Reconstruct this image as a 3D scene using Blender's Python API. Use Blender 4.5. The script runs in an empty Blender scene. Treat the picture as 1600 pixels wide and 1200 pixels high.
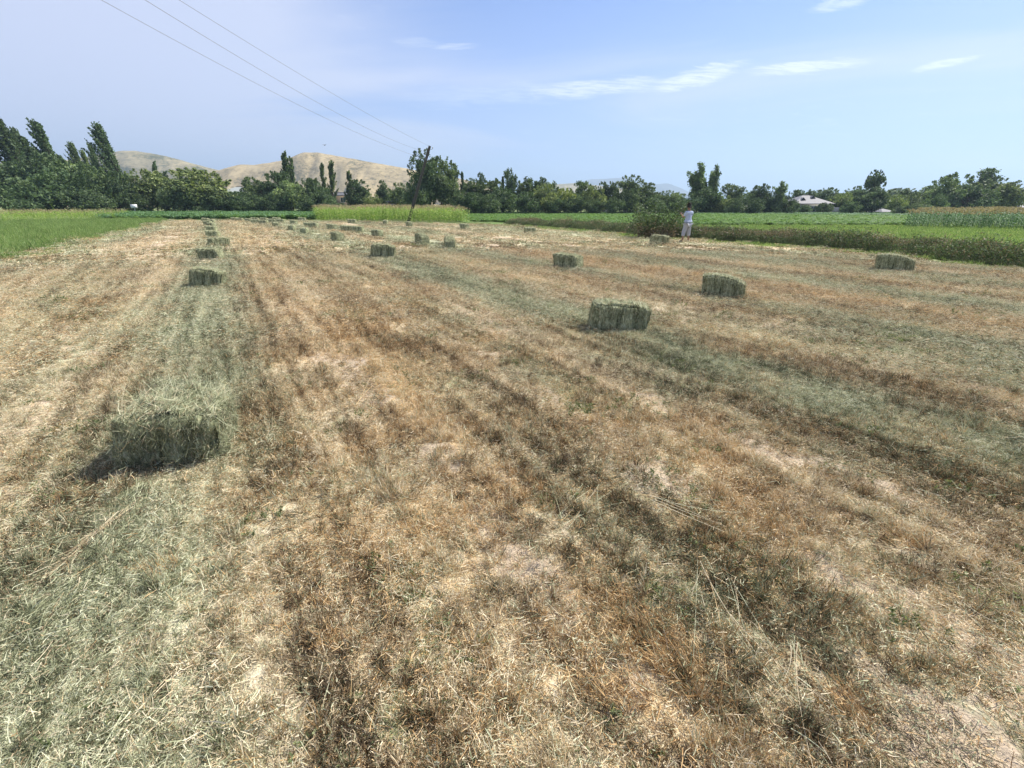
import bpy, math, random
import numpy as np
from mathutils import Vector, Matrix, Euler

# ------------------------------------------------------------------ camera
SC = bpy.context.scene
F, TH, EYE = 733.0, math.radians(20.9), 1.75
CT, ST = math.cos(TH), math.sin(TH)
cam_d = bpy.data.cameras.new('camera')
cam = bpy.data.objects.new('camera', cam_d)
SC.collection.objects.link(cam)
cam_d.sensor_width = 36.0
cam_d.lens = 36.0 * F / 1600.0
cam_d.clip_start = 0.05
cam_d.clip_end = 20000
cam.location = (0, 0, EYE)
cam.rotation_euler = (math.radians(90) - TH, 0, 0)
SC.camera = cam

# ------------------------------------------------------------------ sky, sun, exposure
SUN = Vector((0.74, 0.38, 1.0)).normalized()
SUN_EL = math.asin(SUN.z)
SUN_AZ = math.atan2(SUN.x, SUN.y)
SKY_STRENGTH = 0.076
world = bpy.data.worlds.new('World')
SC.world = world
world.use_nodes = True
SC.view_settings.view_transform = 'Standard'
SC.view_settings.look = 'None'
SC.view_settings.exposure = 0.80
SC.view_settings.gamma = 1.0
SC.view_settings.use_curve_mapping = False


class NT:
    """small helper for node trees"""
    def __init__(self, tree):
        self.t = tree
        self.t.nodes.clear()

    def n(self, kind, **kw):
        nd = self.t.nodes.new(kind)
        ins = kw.pop('ins', {})
        for k, v in kw.items():
            setattr(nd, k, v)
        for k, v in ins.items():
            self.set(nd.inputs[k], v)
        return nd

    def set(self, sock, v):
        if hasattr(v, 'is_output') or hasattr(v, 'links'):
            self.t.links.new(v, sock)
        elif isinstance(v, bpy.types.Node):
            self.t.links.new(v.outputs[0], sock)
        else:
            if isinstance(v, (tuple, list)) and len(v) == 3 and sock.type == 'RGBA':
                v = (*v, 1)
            sock.default_value = v

    def math(self, op, a, b=0.0, c=None, clamp=False):
        nd = self.n('ShaderNodeMath', operation=op, use_clamp=clamp)
        self.set(nd.inputs[0], a)
        self.set(nd.inputs[1], b)
        if c is not None:
            self.set(nd.inputs[2], c)
        return nd.outputs[0]

    def mix(self, f, a, b, mode='MIX'):
        nd = self.n('ShaderNodeMix', data_type='RGBA', blend_type=mode)
        self.set(nd.inputs[0], f)
        self.set(nd.inputs[6], a)
        self.set(nd.inputs[7], b)
        return nd.outputs[2]

    def ramp(self, f, stops, interp='LINEAR'):
        nd = self.n('ShaderNodeValToRGB')
        cr = nd.color_ramp
        cr.interpolation = interp
        while len(cr.elements) < len(stops):
            cr.elements.new(0.5)
        for e, (p, c) in zip(cr.elements, stops):
            e.position = p
            e.color = (*c, 1) if len(c) == 3 else c
        self.set(nd.inputs[0], f)
        return nd.outputs[0]

    def noise(self, vec, scale, detail=3.0, rough=0.5, dist=0.0):
        nd = self.n('ShaderNodeTexNoise')
        nd.inputs['Scale'].default_value = scale
        nd.inputs['Detail'].default_value = detail
        nd.inputs['Roughness'].default_value = rough
        nd.inputs['Distortion'].default_value = dist
        if vec is not None:
            self.t.links.new(vec, nd.inputs['Vector'])
        return nd.outputs[0]

    def mapping(self, vec, scale=(1, 1, 1), rot=(0, 0, 0), loc=(0, 0, 0)):
        nd = self.n('ShaderNodeMapping')
        nd.inputs['Scale'].default_value = scale
        nd.inputs['Rotation'].default_value = rot
        nd.inputs['Location'].default_value = loc
        self.t.links.new(vec, nd.inputs['Vector'])
        return nd.outputs[0]

    def smooth(self, v, lo, hi):
        nd = self.n('ShaderNodeMapRange', interpolation_type='SMOOTHSTEP')
        self.set(nd.inputs[0], v)
        nd.inputs[1].default_value = lo
        nd.inputs[2].default_value = hi
        return nd.outputs[0]


def build_world():
    w = NT(world.node_tree)
    out = w.n('ShaderNodeOutputWorld')
    bg = w.n('ShaderNodeBackground')
    sky = w.n('ShaderNodeTexSky', sky_type='NISHITA', sun_disc=False)
    sky.sun_elevation = SUN_EL
    sky.sun_rotation = SUN_AZ
    sky.altitude = 800
    sky.air_density = 1.0
    sky.dust_density = 0.35
    sky.ozone_density = 2.5
    co = w.n('ShaderNodeTexCoord').outputs['Generated']
    sep = w.n('ShaderNodeSeparateXYZ', ins={0: co})
    x, y, z = sep.outputs
    # the sky's own blue, a little milky as on a hazy summer day
    base = w.mix(1.0, sky.outputs[0], (0.62, 0.80, 1.22), 'MULTIPLY')
    milky = w.smooth(z, 0.52, -0.10)
    base = w.mix(w.math('MULTIPLY', milky, 0.82), base, (4.5, 5.45, 7.7))
    # cloud plane coordinates (direction projected on a high flat layer)
    zz = w.math('MAXIMUM', z, 0.04)
    cx = w.math('DIVIDE', x, w.math('ADD', zz, 0.12))
    cy = w.math('DIVIDE', y, w.math('ADD', zz, 0.12))
    p = w.n('ShaderNodeCombineXYZ', ins={0: cx, 1: cy, 2: 0.0}).outputs[0]
    # thin cirrostratus veil, thicker to the west
    n1 = w.noise(w.mapping(p, (0.35, 0.55, 1), (0, 0, 0.35), (3.1, 0.7, 0)), 1.0, 5, 0.55, 0.5)
    az = w.math('ARCTAN2', x, y)
    west = w.smooth(az, 0.15, -0.75)
    veil = w.smooth(w.math('ADD', n1, w.math('MULTIPLY', west, 0.34)), 0.47, 0.76)
    base = w.mix(w.math('MULTIPLY', veil, 0.80), base, (6.1, 6.4, 7.9))
    # small feathery wisps in a loose band
    n2 = w.noise(w.mapping(p, (1.0, 2.4, 1), (0, 0, -0.12), (0.2, 1.3, 0)), 3.2, 7, 0.66, 0.7)
    n3 = w.noise(w.mapping(p, (0.35, 0.8, 1), (0, 0, 0), (5.0, 2.2, 0)), 1.0, 2, 0.5)
    el = w.math('ARCTAN2', z, w.math('SQRT', w.math('ADD', w.math('MULTIPLY', x, x), w.math('MULTIPLY', y, y))))

    def wisp(a0, e0, la, le, tilt, s):
        da = w.math('SUBTRACT', az, a0)
        de = w.math('SUBTRACT', w.math('SUBTRACT', el, e0), w.math('MULTIPLY', da, tilt))
        jag = w.math('MULTIPLY', w.math('SUBTRACT', n2, 0.5), 2.9)
        r = w.math('ADD', w.math('POWER', w.math('ABSOLUTE', w.math('DIVIDE', da, la)), 2.0),
                   w.math('POWER', w.math('ABSOLUTE', w.math('ADD', w.math('DIVIDE', de, le), jag)), 2.0))
        return w.math('MULTIPLY', w.smooth(r, 1.0, 0.0), s)
    ws = [wisp(0.150, 0.196, 0.17, 0.015, 0.03, 0.50), wisp(0.325, 0.203, 0.095, 0.015, 0.14, 0.62),
          wisp(0.49, 0.203, 0.10, 0.010, -0.02, 0.60), wisp(0.665, 0.186, 0.045, 0.006, 0.08, 0.5),
          wisp(0.52, 0.277, 0.05, 0.011, 0.0, 0.40), wisp(-0.10, 0.258, 0.05, 0.007, 0.05, 0.28),
          wisp(0.0, 0.19, 0.24, 0.022, 0.06, 0.18), wisp(-0.17, 0.262, 0.05, 0.008, 0.0, 0.2)]
    tot = ws[0]
    for q in ws[1:]:
        tot = w.math('MAXIMUM', tot, q)
    field = w.math('MULTIPLY', w.smooth(w.math('ADD', n2, w.math('MULTIPLY', n3, 0.6)), 0.92, 1.15), 0.25)
    tot = w.math('MAXIMUM', tot, field)
    n4 = w.noise(w.mapping(p, (2.2, 8.0, 1), (0, 0, -0.10), (0.7, 0.2, 0)), 3.5, 6, 0.68, 0.6)
    tot = w.math('MULTIPLY', tot, w.math('ADD', w.math('MULTIPLY', w.smooth(n4, 0.36, 0.60), 1.1), 0.35))
    base = w.mix(tot, base, (8.2, 8.6, 8.9))
    w.set(bg.inputs[0], base)
    bg.inputs[1].default_value = SKY_STRENGTH
    w.t.links.new(bg.outputs[0], out.inputs[0])


build_world()
sun_d = bpy.data.lights.new('sun', 'SUN')
sun_d.energy = 5.0
sun_d.angle = math.radians(0.55)
sun_d.color = (1.0, 0.94, 0.83)
sun_o = bpy.data.objects.new('sun', sun_d)
sun_o.rotation_euler = (-SUN).to_track_quat('-Z', 'Y').to_euler()
SC.collection.objects.link(sun_o)
SC.cycles.max_bounces = 6
SC.cycles.diffuse_bounces = 3
SC.cycles.transmission_bounces = 3
SC.cycles.transparent_max_bounces = 4
SC.cycles.volume_bounces = 0
SC.cycles.use_denoising = True

# ------------------------------------------------------------------ geometry of the view
rng = np.random.default_rng(7)
random.seed(7)


def at(px, py, z=0.0):
    """where the line of sight through a photo pixel meets height z"""
    a = (px - 800) / F
    b = (py - 600) / F
    dy = CT - b * ST
    dz = -ST - b * CT
    t = (z - EYE) / dz
    return np.array([a * t, dy * t])


def at_y(px, py, Y):
    a = (px - 800) / F
    b = (py - 600) / F
    t = Y / (CT - b * ST)
    return a * t, EYE + (-ST - b * CT) * t


ROW = math.radians(-30.3)          # the mown rows run this way


def to_uv(x, y):
    return x * math.cos(ROW) - y * math.sin(ROW), x * math.sin(ROW) + y * math.cos(ROW)


def _hash(ix, iy, s):
    n = (ix * 374761393 + iy * 668265263 + s * 1442695041) & 0xFFFFFFFF
    n = ((n ^ (n >> 13)) * 1274126177) & 0xFFFFFFFF
    return ((n ^ (n >> 16)) & 0xFFFF) / 65535.0


def vnoise(x, y, s=0):
    x = np.asarray(x, float)
    y = np.asarray(y, float)
    ix = np.floor(x).astype(np.int64)
    iy = np.floor(y).astype(np.int64)
    fx = x - ix
    fy = y - iy
    fx = fx * fx * (3 - 2 * fx)
    fy = fy * fy * (3 - 2 * fy)
    a = _hash(ix, iy, s)
    b = _hash(ix + 1, iy, s)
    c = _hash(ix, iy + 1, s)
    d = _hash(ix + 1, iy + 1, s)
    return (a * (1 - fx) + b * fx) * (1 - fy) + (c * (1 - fx) + d * fx) * fy


def fbm(x, y, s=0, o=4):
    t = 0
    a = 0.5
    for k in range(o):
        t = t + a * vnoise(np.asarray(x) * 2 ** k, np.asarray(y) * 2 ** k, s + k * 17)
        a *= 0.5
    return t / (1 - 0.5 ** o)


def sstep(a, b, x):
    t = np.clip((x - a) / (b - a), 0, 1)
    return t * t * (3 - 2 * t)


def inside(poly, x, y):
    res = np.zeros(np.shape(x), bool)
    n = len(poly)
    for i in range(n):
        x1, y1 = poly[i]
        x2, y2 = poly[(i + 1) % n]
        if y1 == y2:
            continue
        c = ((y1 > y) != (y2 > y)) & (x < (x2 - x1) * (y - y1) / (y2 - y1) + x1)
        res ^= c
    return res


# ------------------------------------------------------------------ object helpers
def tag(o, label=None, cat=None, group=None, kind=None):
    if label:
        o['label'] = label
    if cat:
        o['category'] = cat
    if group:
        o['group'] = group
    if kind:
        o['kind'] = kind
    return o


def link(name, data, parent=None):
    o = bpy.data.objects.new(name, data)
    SC.collection.objects.link(o)
    if parent is not None:
        o.parent = parent
    return o


def make_mesh(name, V, Fc, mats, var=None, fmat=None, smooth=False, extra=None):
    """V (n,3); Fc (m,k) array of equal-sided faces, or list of faces"""
    me = bpy.data.meshes.new(name)
    V = np.asarray(V, np.float32)
    if isinstance(Fc, np.ndarray):
        m, k = Fc.shape
        me.vertices.add(len(V))
        me.vertices.foreach_set('co', V.ravel())
        me.loops.add(m * k)
        me.loops.foreach_set('vertex_index', Fc.astype(np.int32).ravel())
        me.polygons.add(m)
        me.polygons.foreach_set('loop_start', np.arange(0, m * k, k, dtype=np.int32))
        try:
            me.polygons.foreach_set('loop_total', np.full(m, k, dtype=np.int32))
        except Exception:
            pass
        me.update(calc_edges=True)
    else:
        me.from_pydata([tuple(map(float, v)) for v in V], [], [tuple(int(i) for i in f) for f in Fc])
        me.update()
    for mt in (mats if isinstance(mats, (list, tuple)) else [mats]):
        me.materials.append(mt)
    if fmat is not None:
        me.polygons.foreach_set('material_index', np.asarray(fmat, np.int32))
    if smooth:
        me.polygons.foreach_set('use_smooth', np.ones(len(me.polygons), bool))
    if var is not None:
        at_ = me.attributes.new('var', 'FLOAT', 'POINT')
        at_.data.foreach_set('value', np.asarray(var, np.float32))
    for k, v in (extra or {}).items():
        at_ = me.attributes.new(k, 'FLOAT', 'POINT')
        at_.data.foreach_set('value', np.asarray(v, np.float32))
    return me


def ribbons(P0, D, L, W, bend, nseg=2, side=None, taper=0.3, var=None):
    """bent strips: P0,D,bend (n,3), L,W (n) -> V, F, var"""
    n = len(P0)
    D = D / (np.linalg.norm(D, axis=1, keepdims=True) + 1e-9)
    if side is None:
        r = rng.normal(size=(n, 3))
        side = np.cross(D, r)
    side = side / (np.linalg.norm(side, axis=1, keepdims=True) + 1e-9)
    ts = np.linspace(0, 1, nseg + 1)
    V = np.zeros((n, (nseg + 1) * 2, 3))
    for i, t in enumerate(ts):
        c = P0 + D * (L * t)[:, None] + bend * t * t
        w = (W * 0.5 * (1 - (1 - taper) * t))[:, None]
        V[:, 2 * i] = c - side * w
        V[:, 2 * i + 1] = c + side * w
    base = (np.arange(n) * (nseg + 1) * 2)[:, None]
    Fs = []
    for i in range(nseg):
        Fs.append(base + np.array([[2 * i, 2 * i + 1, 2 * i + 3, 2 * i + 2]]))
    Fc = np.concatenate(Fs, 0)
    if var is None:
        var = rng.random(n)
    return V.reshape(-1, 3), Fc, np.repeat(var, (nseg + 1) * 2)


def join(parts):
    Vs, Fs, vs, ms = [], [], [], []
    off = 0
    for i, pt in enumerate(parts):
        V, Fc, v = pt[:3]
        m = pt[3] if len(pt) > 3 else 0
        Vs.append(V)
        Fs.append(Fc + off)
        vs.append(v)
        ms.append(np.full(len(Fc), m))
        off += len(V)
    return np.concatenate(Vs), np.concatenate(Fs), np.concatenate(vs), np.concatenate(ms)


def tube(pts, radii, k=8, cap=True):
    """quad tube along points"""
    pts = np.asarray(pts, float)
    n = len(pts)
    V = []
    for i in range(n):
        d = pts[min(i + 1, n - 1)] - pts[max(i - 1, 0)]
        d = d / (np.linalg.norm(d) + 1e-9)
        a = np.cross(d, [0, 0, 1.0] if abs(d[2]) < 0.9 else [1.0, 0, 0])
        a /= np.linalg.norm(a)
        b = np.cross(d, a)
        for j in range(k):
            t = 2 * math.pi * j / k
            V.append(pts[i] + radii[i] * (math.cos(t) * a + math.sin(t) * b))
    Fc = []
    for i in range(n - 1):
        for j in range(k):
            j2 = (j + 1) % k
            Fc.append((i * k + j, i * k + j2, (i + 1) * k + j2, (i + 1) * k + j))
    return np.array(V), np.array(Fc), np.full(len(V), 0.5)


def box_part(lo, hi):
    x0, y0, z0 = lo
    x1, y1, z1 = hi
    V = np.array([(x0, y0, z0), (x1, y0, z0), (x1, y1, z0), (x0, y1, z0), (x0, y0, z1), (x1, y0, z1), (x1, y1, z1), (x0, y1, z1)], float)
    Fc = np.array([(0, 3, 2, 1), (4, 5, 6, 7), (0, 1, 5, 4), (1, 2, 6, 5), (2, 3, 7, 6), (3, 0, 4, 7)])
    return V, Fc, np.full(8, 0.5)


def box_obj(name, lo, hi, m, parent=None):
    V, Fc, v = box_part(lo, hi)
    return link(name, make_mesh(name, V, Fc, m), parent)


PROTO = {}


def scatter(name, pts, protos, rot, scl, attrs=None, idx=None):
    """one mesh of points that carries copies of the small plants in protos"""
    key = tuple(p.name for p in protos)
    if key not in PROTO:
        col = bpy.data.collections.new(name + '_source')
        for i, me in enumerate(protos):
            o = bpy.data.objects.new('%s_source_%03d' % (name, i), me)
            col.objects.link(o)
        PROTO[key] = col
    col = PROTO[key]
    me = bpy.data.meshes.new(name)
    n = len(pts)
    me.vertices.add(n)
    me.vertices.foreach_set('co', np.asarray(pts, np.float32).ravel())
    a = me.attributes.new('rot', 'FLOAT_VECTOR', 'POINT')
    a.data.foreach_set('vector', np.asarray(rot, np.float32).ravel())
    a = me.attributes.new('scl', 'FLOAT_VECTOR', 'POINT')
    s = np.asarray(scl, np.float32)
    if s.ndim == 1:
        s = np.repeat(s[:, None], 3, 1)
    a.data.foreach_set('vector', s.ravel())
    a = me.attributes.new('idx', 'INT', 'POINT')
    if idx is None:
        idx = rng.integers(0, len(protos), n)
    a.data.foreach_set('value', np.asarray(idx, np.int32))
    for k, v in (attrs or {}).items():
        a = me.attributes.new(k, 'FLOAT', 'POINT')
        a.data.foreach_set('value', np.asarray(v, np.float32))
    o = link(name, me)
    ng = bpy.data.node_groups.new(name, 'GeometryNodeTree')
    ng.interface.new_socket('Geometry', in_out='INPUT', socket_type='NodeSocketGeometry')
    ng.interface.new_socket('Geometry', in_out='OUTPUT', socket_type='NodeSocketGeometry')
    N = ng.nodes
    gi = N.new('NodeGroupInput')
    go = N.new('NodeGroupOutput')
    ci = N.new('GeometryNodeCollectionInfo')
    ci.inputs['Collection'].default_value = col
    ci.inputs['Separate Children'].default_value = True
    ci.inputs['Reset Children'].default_value = True
    iop = N.new('GeometryNodeInstanceOnPoints')
    iop.inputs['Pick Instance'].default_value = True

    def named(nm, dt):
        q = N.new('GeometryNodeInputNamedAttribute')
        q.data_type = dt
        q.inputs['Name'].default_value = nm
        return q.outputs['Attribute']
    L = ng.links
    L.new(gi.outputs[0], iop.inputs['Points'])
    L.new(ci.outputs[0], iop.inputs['Instance'])
    L.new(named('idx', 'INT'), iop.inputs['Instance Index'])
    e2r = N.new('FunctionNodeEulerToRotation')
    L.new(named('rot', 'FLOAT_VECTOR'), e2r.inputs[0])
    L.new(e2r.outputs[0], iop.inputs['Rotation'])
    L.new(named('scl', 'FLOAT_VECTOR'), iop.inputs['Scale'])
    L.new(iop.outputs[0], go.inputs[0])
    md = o.modifiers.new('copies', 'NODES')
    md.node_group = ng
    o['kind'] = 'stuff'
    return o


# ------------------------------------------------------------------ materials
def mat(name):
    m = bpy.data.materials.new(name)
    m.use_nodes = True
    return m, NT(m.node_tree)


def finish(n, color, rough=0.8, transl=0.0, bump=None, spec=0.2, tcol=None):
    out = n.n('ShaderNodeOutputMaterial')
    b = n.n('ShaderNodeBsdfPrincipled')
    n.set(b.inputs['Base Color'], color)
    n.set(b.inputs['Roughness'], rough)
    n.set(b.inputs['Specular IOR Level'], spec)
    if bump is not None:
        n.t.links.new(bump, b.inputs['Normal'])
    if transl > 0:
        tr = n.n('ShaderNodeBsdfTranslucent')
        n.set(tr.inputs[0], tcol if tcol is not None else color)
        mx = n.n('ShaderNodeMixShader')
        mx.inputs[0].default_value = transl
        n.t.links.new(b.outputs[0], mx.inputs[1])
        n.t.links.new(tr.outputs[0], mx.inputs[2])
        n.t.links.new(mx.outputs[0], out.inputs[0])
    else:
        n.t.links.new(b.outputs[0], out.inputs[0])


def attr(n, name, inst=False):
    a = n.n('ShaderNodeAttribute', attribute_name=name, attribute_type='INSTANCER' if inst else 'GEOMETRY')
    return a.outputs['Fac']


DRY = [(0.0, (0.08, 0.056, 0.034)), (0.2, (0.24, 0.175, 0.108)), (0.45, (0.445, 0.350, 0.215)), (0.75, (0.63, 0.52, 0.345)), (1.0, (0.80, 0.70, 0.50))]
ORG = [(0.0, (0.11, 0.065, 0.03)), (0.35, (0.37, 0.225, 0.10)), (0.7, (0.60, 0.40, 0.19)), (1.0, (0.70, 0.52, 0.29))]
HAY = [(0.0, (0.065, 0.073, 0.040)), (0.35, (0.205, 0.222, 0.125)), (0.7, (0.40, 0.42, 0.26)), (1.0, (0.66, 0.66, 0.46))]
GRN = [(0.0, (0.06, 0.08, 0.03)), (0.5, (0.16, 0.195, 0.09)), (1.0, (0.30, 0.34, 0.17))]


def mottle(n, pos):
    """patchy lightness of the stubble, drawn out along the rows"""
    r = n.mapping(pos, (1, 1, 0.2), (0, 0, ROW))
    a = n.noise(n.mapping(r, (2.6, 0.22, 1)), 1.0, 3, 0.6, 0.2)
    a2 = n.noise(n.mapping(r, (7.5, 0.35, 1)), 1.0, 2, 0.6, 0.1)
    b = n.noise(n.mapping(r, (15.0, 10.0, 1)), 1.0, 3, 0.65, 0.5)
    c = n.noise(pos, 38.0, 2, 0.6)
    v = n.math('ADD', n.math('MULTIPLY', n.math('SUBTRACT', a, 0.5), 0.95), n.math('MULTIPLY', n.math('SUBTRACT', b, 0.5), 1.9))
    v = n.math('ADD', v, n.math('MULTIPLY', n.math('SUBTRACT', a2, 0.5), 1.35))
    return n.math('ADD', v, n.math('MULTIPLY', n.math('SUBTRACT', c, 0.5), 1.1))


def straw_material(name, inst=True, hay_const=None):
    m, n = mat(name)
    v = attr(n, 'var')
    v0 = v
    if hay_const is None:
        v = n.math('ADD', v, n.math('ADD', n.math('MULTIPLY', attr(n, 'pale', True), 0.8), mottle(n, n.n('ShaderNodeNewGeometry').outputs['Position'])), clamp=True)
    dry = n.ramp(v, DRY)
    org = n.ramp(v, ORG)
    hay = n.ramp(v, HAY)
    h2 = n.math('FRACT', n.math('MULTIPLY', v0, 17.37))
    if hay_const is None:
        hf = attr(n, 'hay', inst)
        tf = attr(n, 'tone', inst)
    else:
        hf, tf = hay_const
    c = n.mix(n.math('GREATER_THAN', tf, h2), dry, org)
    h3 = n.math('FRACT', n.math('MULTIPLY', v0, 41.91))
    c = n.mix(n.math('GREATER_THAN', hf, h3), c, hay)
    finish(n, c, 0.75, 0.18, spec=0.15)
    return m


M_STRAW = straw_material('mat_straw')
M_BALE_STRAW = straw_material('mat_bale_straw', hay_const=(0.86, 0.03))


def leaf_material(name, stops, transl=0.3, tint=True, rough=0.6):
    m, n = mat(name)
    v = attr(n, 'var')
    c = n.ramp(v, stops)
    pos = n.n('ShaderNodeNewGeometry').outputs['Position']
    pn = n.noise(pos, 0.9, 3, 0.6)
    k = n.math('MULTIPLY_ADD', pn, 1.3, 0.38)
    c = n.mix(1.0, c, n.n('ShaderNodeCombineColor', ins={0: k, 1: k, 2: k}).outputs[0], 'MULTIPLY')
    if tint:
        oi = n.n('ShaderNodeObjectInfo')
        c = n.mix(1.0, c, oi.outputs['Color'], 'MULTIPLY')
    t = n.mix(1.0, c, (1.25, 1.3, 0.7), 'MULTIPLY')
    finish(n, c, rough, transl, spec=0.25, tcol=t)
    return m


M_TREE = leaf_material('mat_tree_leaf', [(0, (0.055, 0.085, 0.045)), (0.5, (0.145, 0.19, 0.088)), (1, (0.26, 0.31, 0.15))])
M_SPROUT = leaf_material('mat_sprout', GRN, 0.3, False)
M_GRASS = leaf_material('mat_green_grass', [(0, (0.07, 0.125, 0.035)), (0.55, (0.165, 0.265, 0.075)), (0.85, (0.34, 0.42, 0.17)), (1, (0.50, 0.48, 0.27))], 0.35, False)
M_CROP = leaf_material('mat_crop_leaf', [(0, (0.06, 0.13, 0.03)), (0.6, (0.13, 0.24, 0.06)), (1, (0.30, 0.41, 0.14))], 0.35, False)
M_CROPDARK = leaf_material('mat_dull_crop_leaf', [(0, (0.05, 0.11, 0.04)), (0.6, (0.10, 0.20, 0.08)), (1, (0.2, 0.3, 0.15))], 0.3, False)
M_CORN = leaf_material('mat_corn_leaf', [(0, (0.10, 0.18, 0.04)), (0.5, (0.22, 0.34, 0.07)), (1, (0.42, 0.47, 0.19))], 0.35, False)
M_TASSEL = leaf_material('mat_tassel', [(0, (0.26, 0.20, 0.11)), (1, (0.52, 0.43, 0.28))], 0.2, False)
M_WEED = leaf_material('mat_weed', [(0, (0.045, 0.065, 0.03)), (0.5, (0.11, 0.165, 0.065)), (0.72, (0.22, 0.29, 0.13)), (0.78, (0.18, 0.13, 0.085)), (1, (0.34, 0.27, 0.18))], 0.2, False)


def simple(name, col, rough=0.8, var_scale=None, amt=0.25, bump=0.0):
    m, n = mat(name)
    c = col
    bp = None
    if var_scale:
        co = n.n('ShaderNodeNewGeometry').outputs['Position']
        nz = n.noise(co, var_scale, 4, 0.6)
        c = n.mix(n.math('MULTIPLY', nz, amt * 2), col, tuple(x * 0.45 for x in col))
        if bump:
            b = n.n('ShaderNodeBump')
            b.inputs['Strength'].default_value = bump
            n.t.links.new(nz, b.inputs['Height'])
            bp = b.outputs[0]
    finish(n, c, rough, 0, bp)
    return m


M_BARK = simple('mat_bark', (0.16, 0.13, 0.10), 0.9, 6.0, 0.5, 0.4)
M_POLE = simple('mat_weathered_pole', (0.10, 0.09, 0.08), 0.85, 3.0, 0.4)


def soil_material():
    m, n = mat('mat_stubble_ground')
    pos = n.n('ShaderNodeNewGeometry').outputs['Position']
    hay = attr(n, 'hay')
    tone = attr(n, 'tone')
    bare = attr(n, 'bare')
    green = attr(n, 'green')
    # matted short straw: fine fibrous noise along two directions
    f1 = n.noise(n.mapping(pos, (1, 3.2, 1), (0, 0, 0.5)), 42.0, 4, 0.7, 0.6)
    f2 = n.noise(n.mapping(pos, (3.0, 1, 1), (0, 0, 0.2)), 30.0, 4, 0.7, 0.8)
    fine = n.math('MULTIPLY', n.math('ADD', f1, f2), 0.5)
    mid = n.noise(pos, 9.0, 4, 0.65, 0.5)
    big = n.noise(pos, 2.2, 3, 0.6)
    v = n.math('ADD', n.math('MULTIPLY', n.math('SUBTRACT', fine, 0.5), 2.2),
               n.math('MULTIPLY', n.math('SUBTRACT', mid, 0.5), 1.7))
    v = n.math('ADD', v, n.math('MULTIPLY', n.math('SUBTRACT', big, 0.5), 0.6))
    v = n.math('ADD', v, n.math('ADD', n.math('MULTIPLY', attr(n, 'pale'), 0.9), n.math('MULTIPLY', mottle(n, pos), 0.8)))
    v = n.math('ADD', v, 0.58, clamp=True)
    dry = n.ramp(v, DRY)
    org = n.ramp(v, ORG)
    hc = n.ramp(v, HAY)
    gr = n.ramp(v, GRN)
    soil = n.mix(fine, (0.42, 0.33, 0.23), (0.70, 0.575, 0.43))
    c = n.mix(n.smooth(n.math('ADD', tone, n.math('MULTIPLY', n.math('SUBTRACT', mid, 0.5), 1.2)), 0.25, 0.8), dry, org)
    c = n.mix(n.smooth(n.math('ADD', hay, n.math('MULTIPLY', n.math('SUBTRACT', f1, 0.5), 1.5)), 0.2, 0.8), c, hc)
    c = n.mix(n.smooth(n.math('ADD', green, n.math('MULTIPLY', n.math('SUBTRACT', mid, 0.5), 1.4)), 0.3, 0.8), c, gr)
    c = n.mix(n.smooth(n.math('ADD', bare, n.math('MULTIPLY', n.math('SUBTRACT', mid, 0.5), 1.4)), 0.3, 0.75), c, soil)
    b = n.n('ShaderNodeBump')
    b.inputs['Strength'].default_value = 0.9
    b.inputs['Distance'].default_value = 0.05
    n.t.links.new(n.math('ADD', mid, n.math('MULTIPLY', fine, 0.5)), b.inputs['Height'])
    finish(n, c, 0.95, 0, b.outputs[0], spec=0.05)
    return m


M_SOIL = soil_material()


def sheet_material(name, c1, c2, scale):
    m, n = mat(name)
    pos = n.n('ShaderNodeNewGeometry').outputs['Position']
    a = n.noise(pos, scale, 5, 0.65)
    b_ = n.noise(pos, scale * 0.07, 3, 0.5)
    f = n.math('ADD', n.math('MULTIPLY', n.math('SUBTRACT', a, 0.5), 2.4), n.math('MULTIPLY', n.math('SUBTRACT', b_, 0.5), 1.2))
    c = n.mix(n.math('ADD', f, 0.5, clamp=True), c1, c2)
    finish(n, c, 0.95, 0, spec=0.05)
    return m


# ------------------------------------------------------------------ ground
def sheet(name, poly, z, m):
    V = [(p[0], p[1], z) for p in poly]
    o = link(name, make_mesh(name, V, [tuple(range(len(V)))], m))
    return tag(o, kind='structure')


M_LAND = sheet_material('mat_land', (0.10, 0.16, 0.05), (0.24, 0.25, 0.12), 0.8)
M_TURF = sheet_material('mat_low_green_turf', (0.10, 0.165, 0.05), (0.20, 0.265, 0.095), 3.0)
sheet('ground', [(-9000, -3000), (9000, -3000), (9000, 9000), (-9000, 9000)], -0.10, M_LAND)

right_edge = [(1600, 422), (1500, 411), (1400, 399), (1250, 386), (1090, 376), (1000, 370), (900, 360), (850, 356), (790, 352), (735, 350), (640, 348), (490, 345), (400, 343.5), (262, 344)]
left_edge = [(230, 350), (120, 375), (0, 405)]
EDGE = [at(*p) for p in right_edge]
FIELD = [np.array([17.5, 8.0]), np.array([22, 0]), np.array([24, -8]), np.array([-6, -8])] 
LEDGE = [at(*p) for p in left_edge]
ldir = LEDGE[-1] - LEDGE[0]
FIELD = [LEDGE[-1] + ldir * 0.6] + [np.array([-8, -8.])] + [np.array([24, -8.]), np.array([20.5, 6.0])] + EDGE + LEDGE
def hay_strip(u, v):
    h = np.zeros_like(u)
    w1 = (fbm(u * 0.9, v * 0.35, 3) - 0.5) * 1.3
    for c, w, s in ((-0.72, 0.50, 0.80), (4.85, 0.85, 0.60), (8.2, 0.8, 0.6), (11.9, 0.7, 0.5), (15.6, 0.8, 0.5), (19.0, 1.0, 0.4), (-4.9, 0.5, 0.3), (2.9, 0.4, 0.2)):
        h += s * np.exp(-((u - c + w1) / w) ** 2)
    return h


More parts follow.
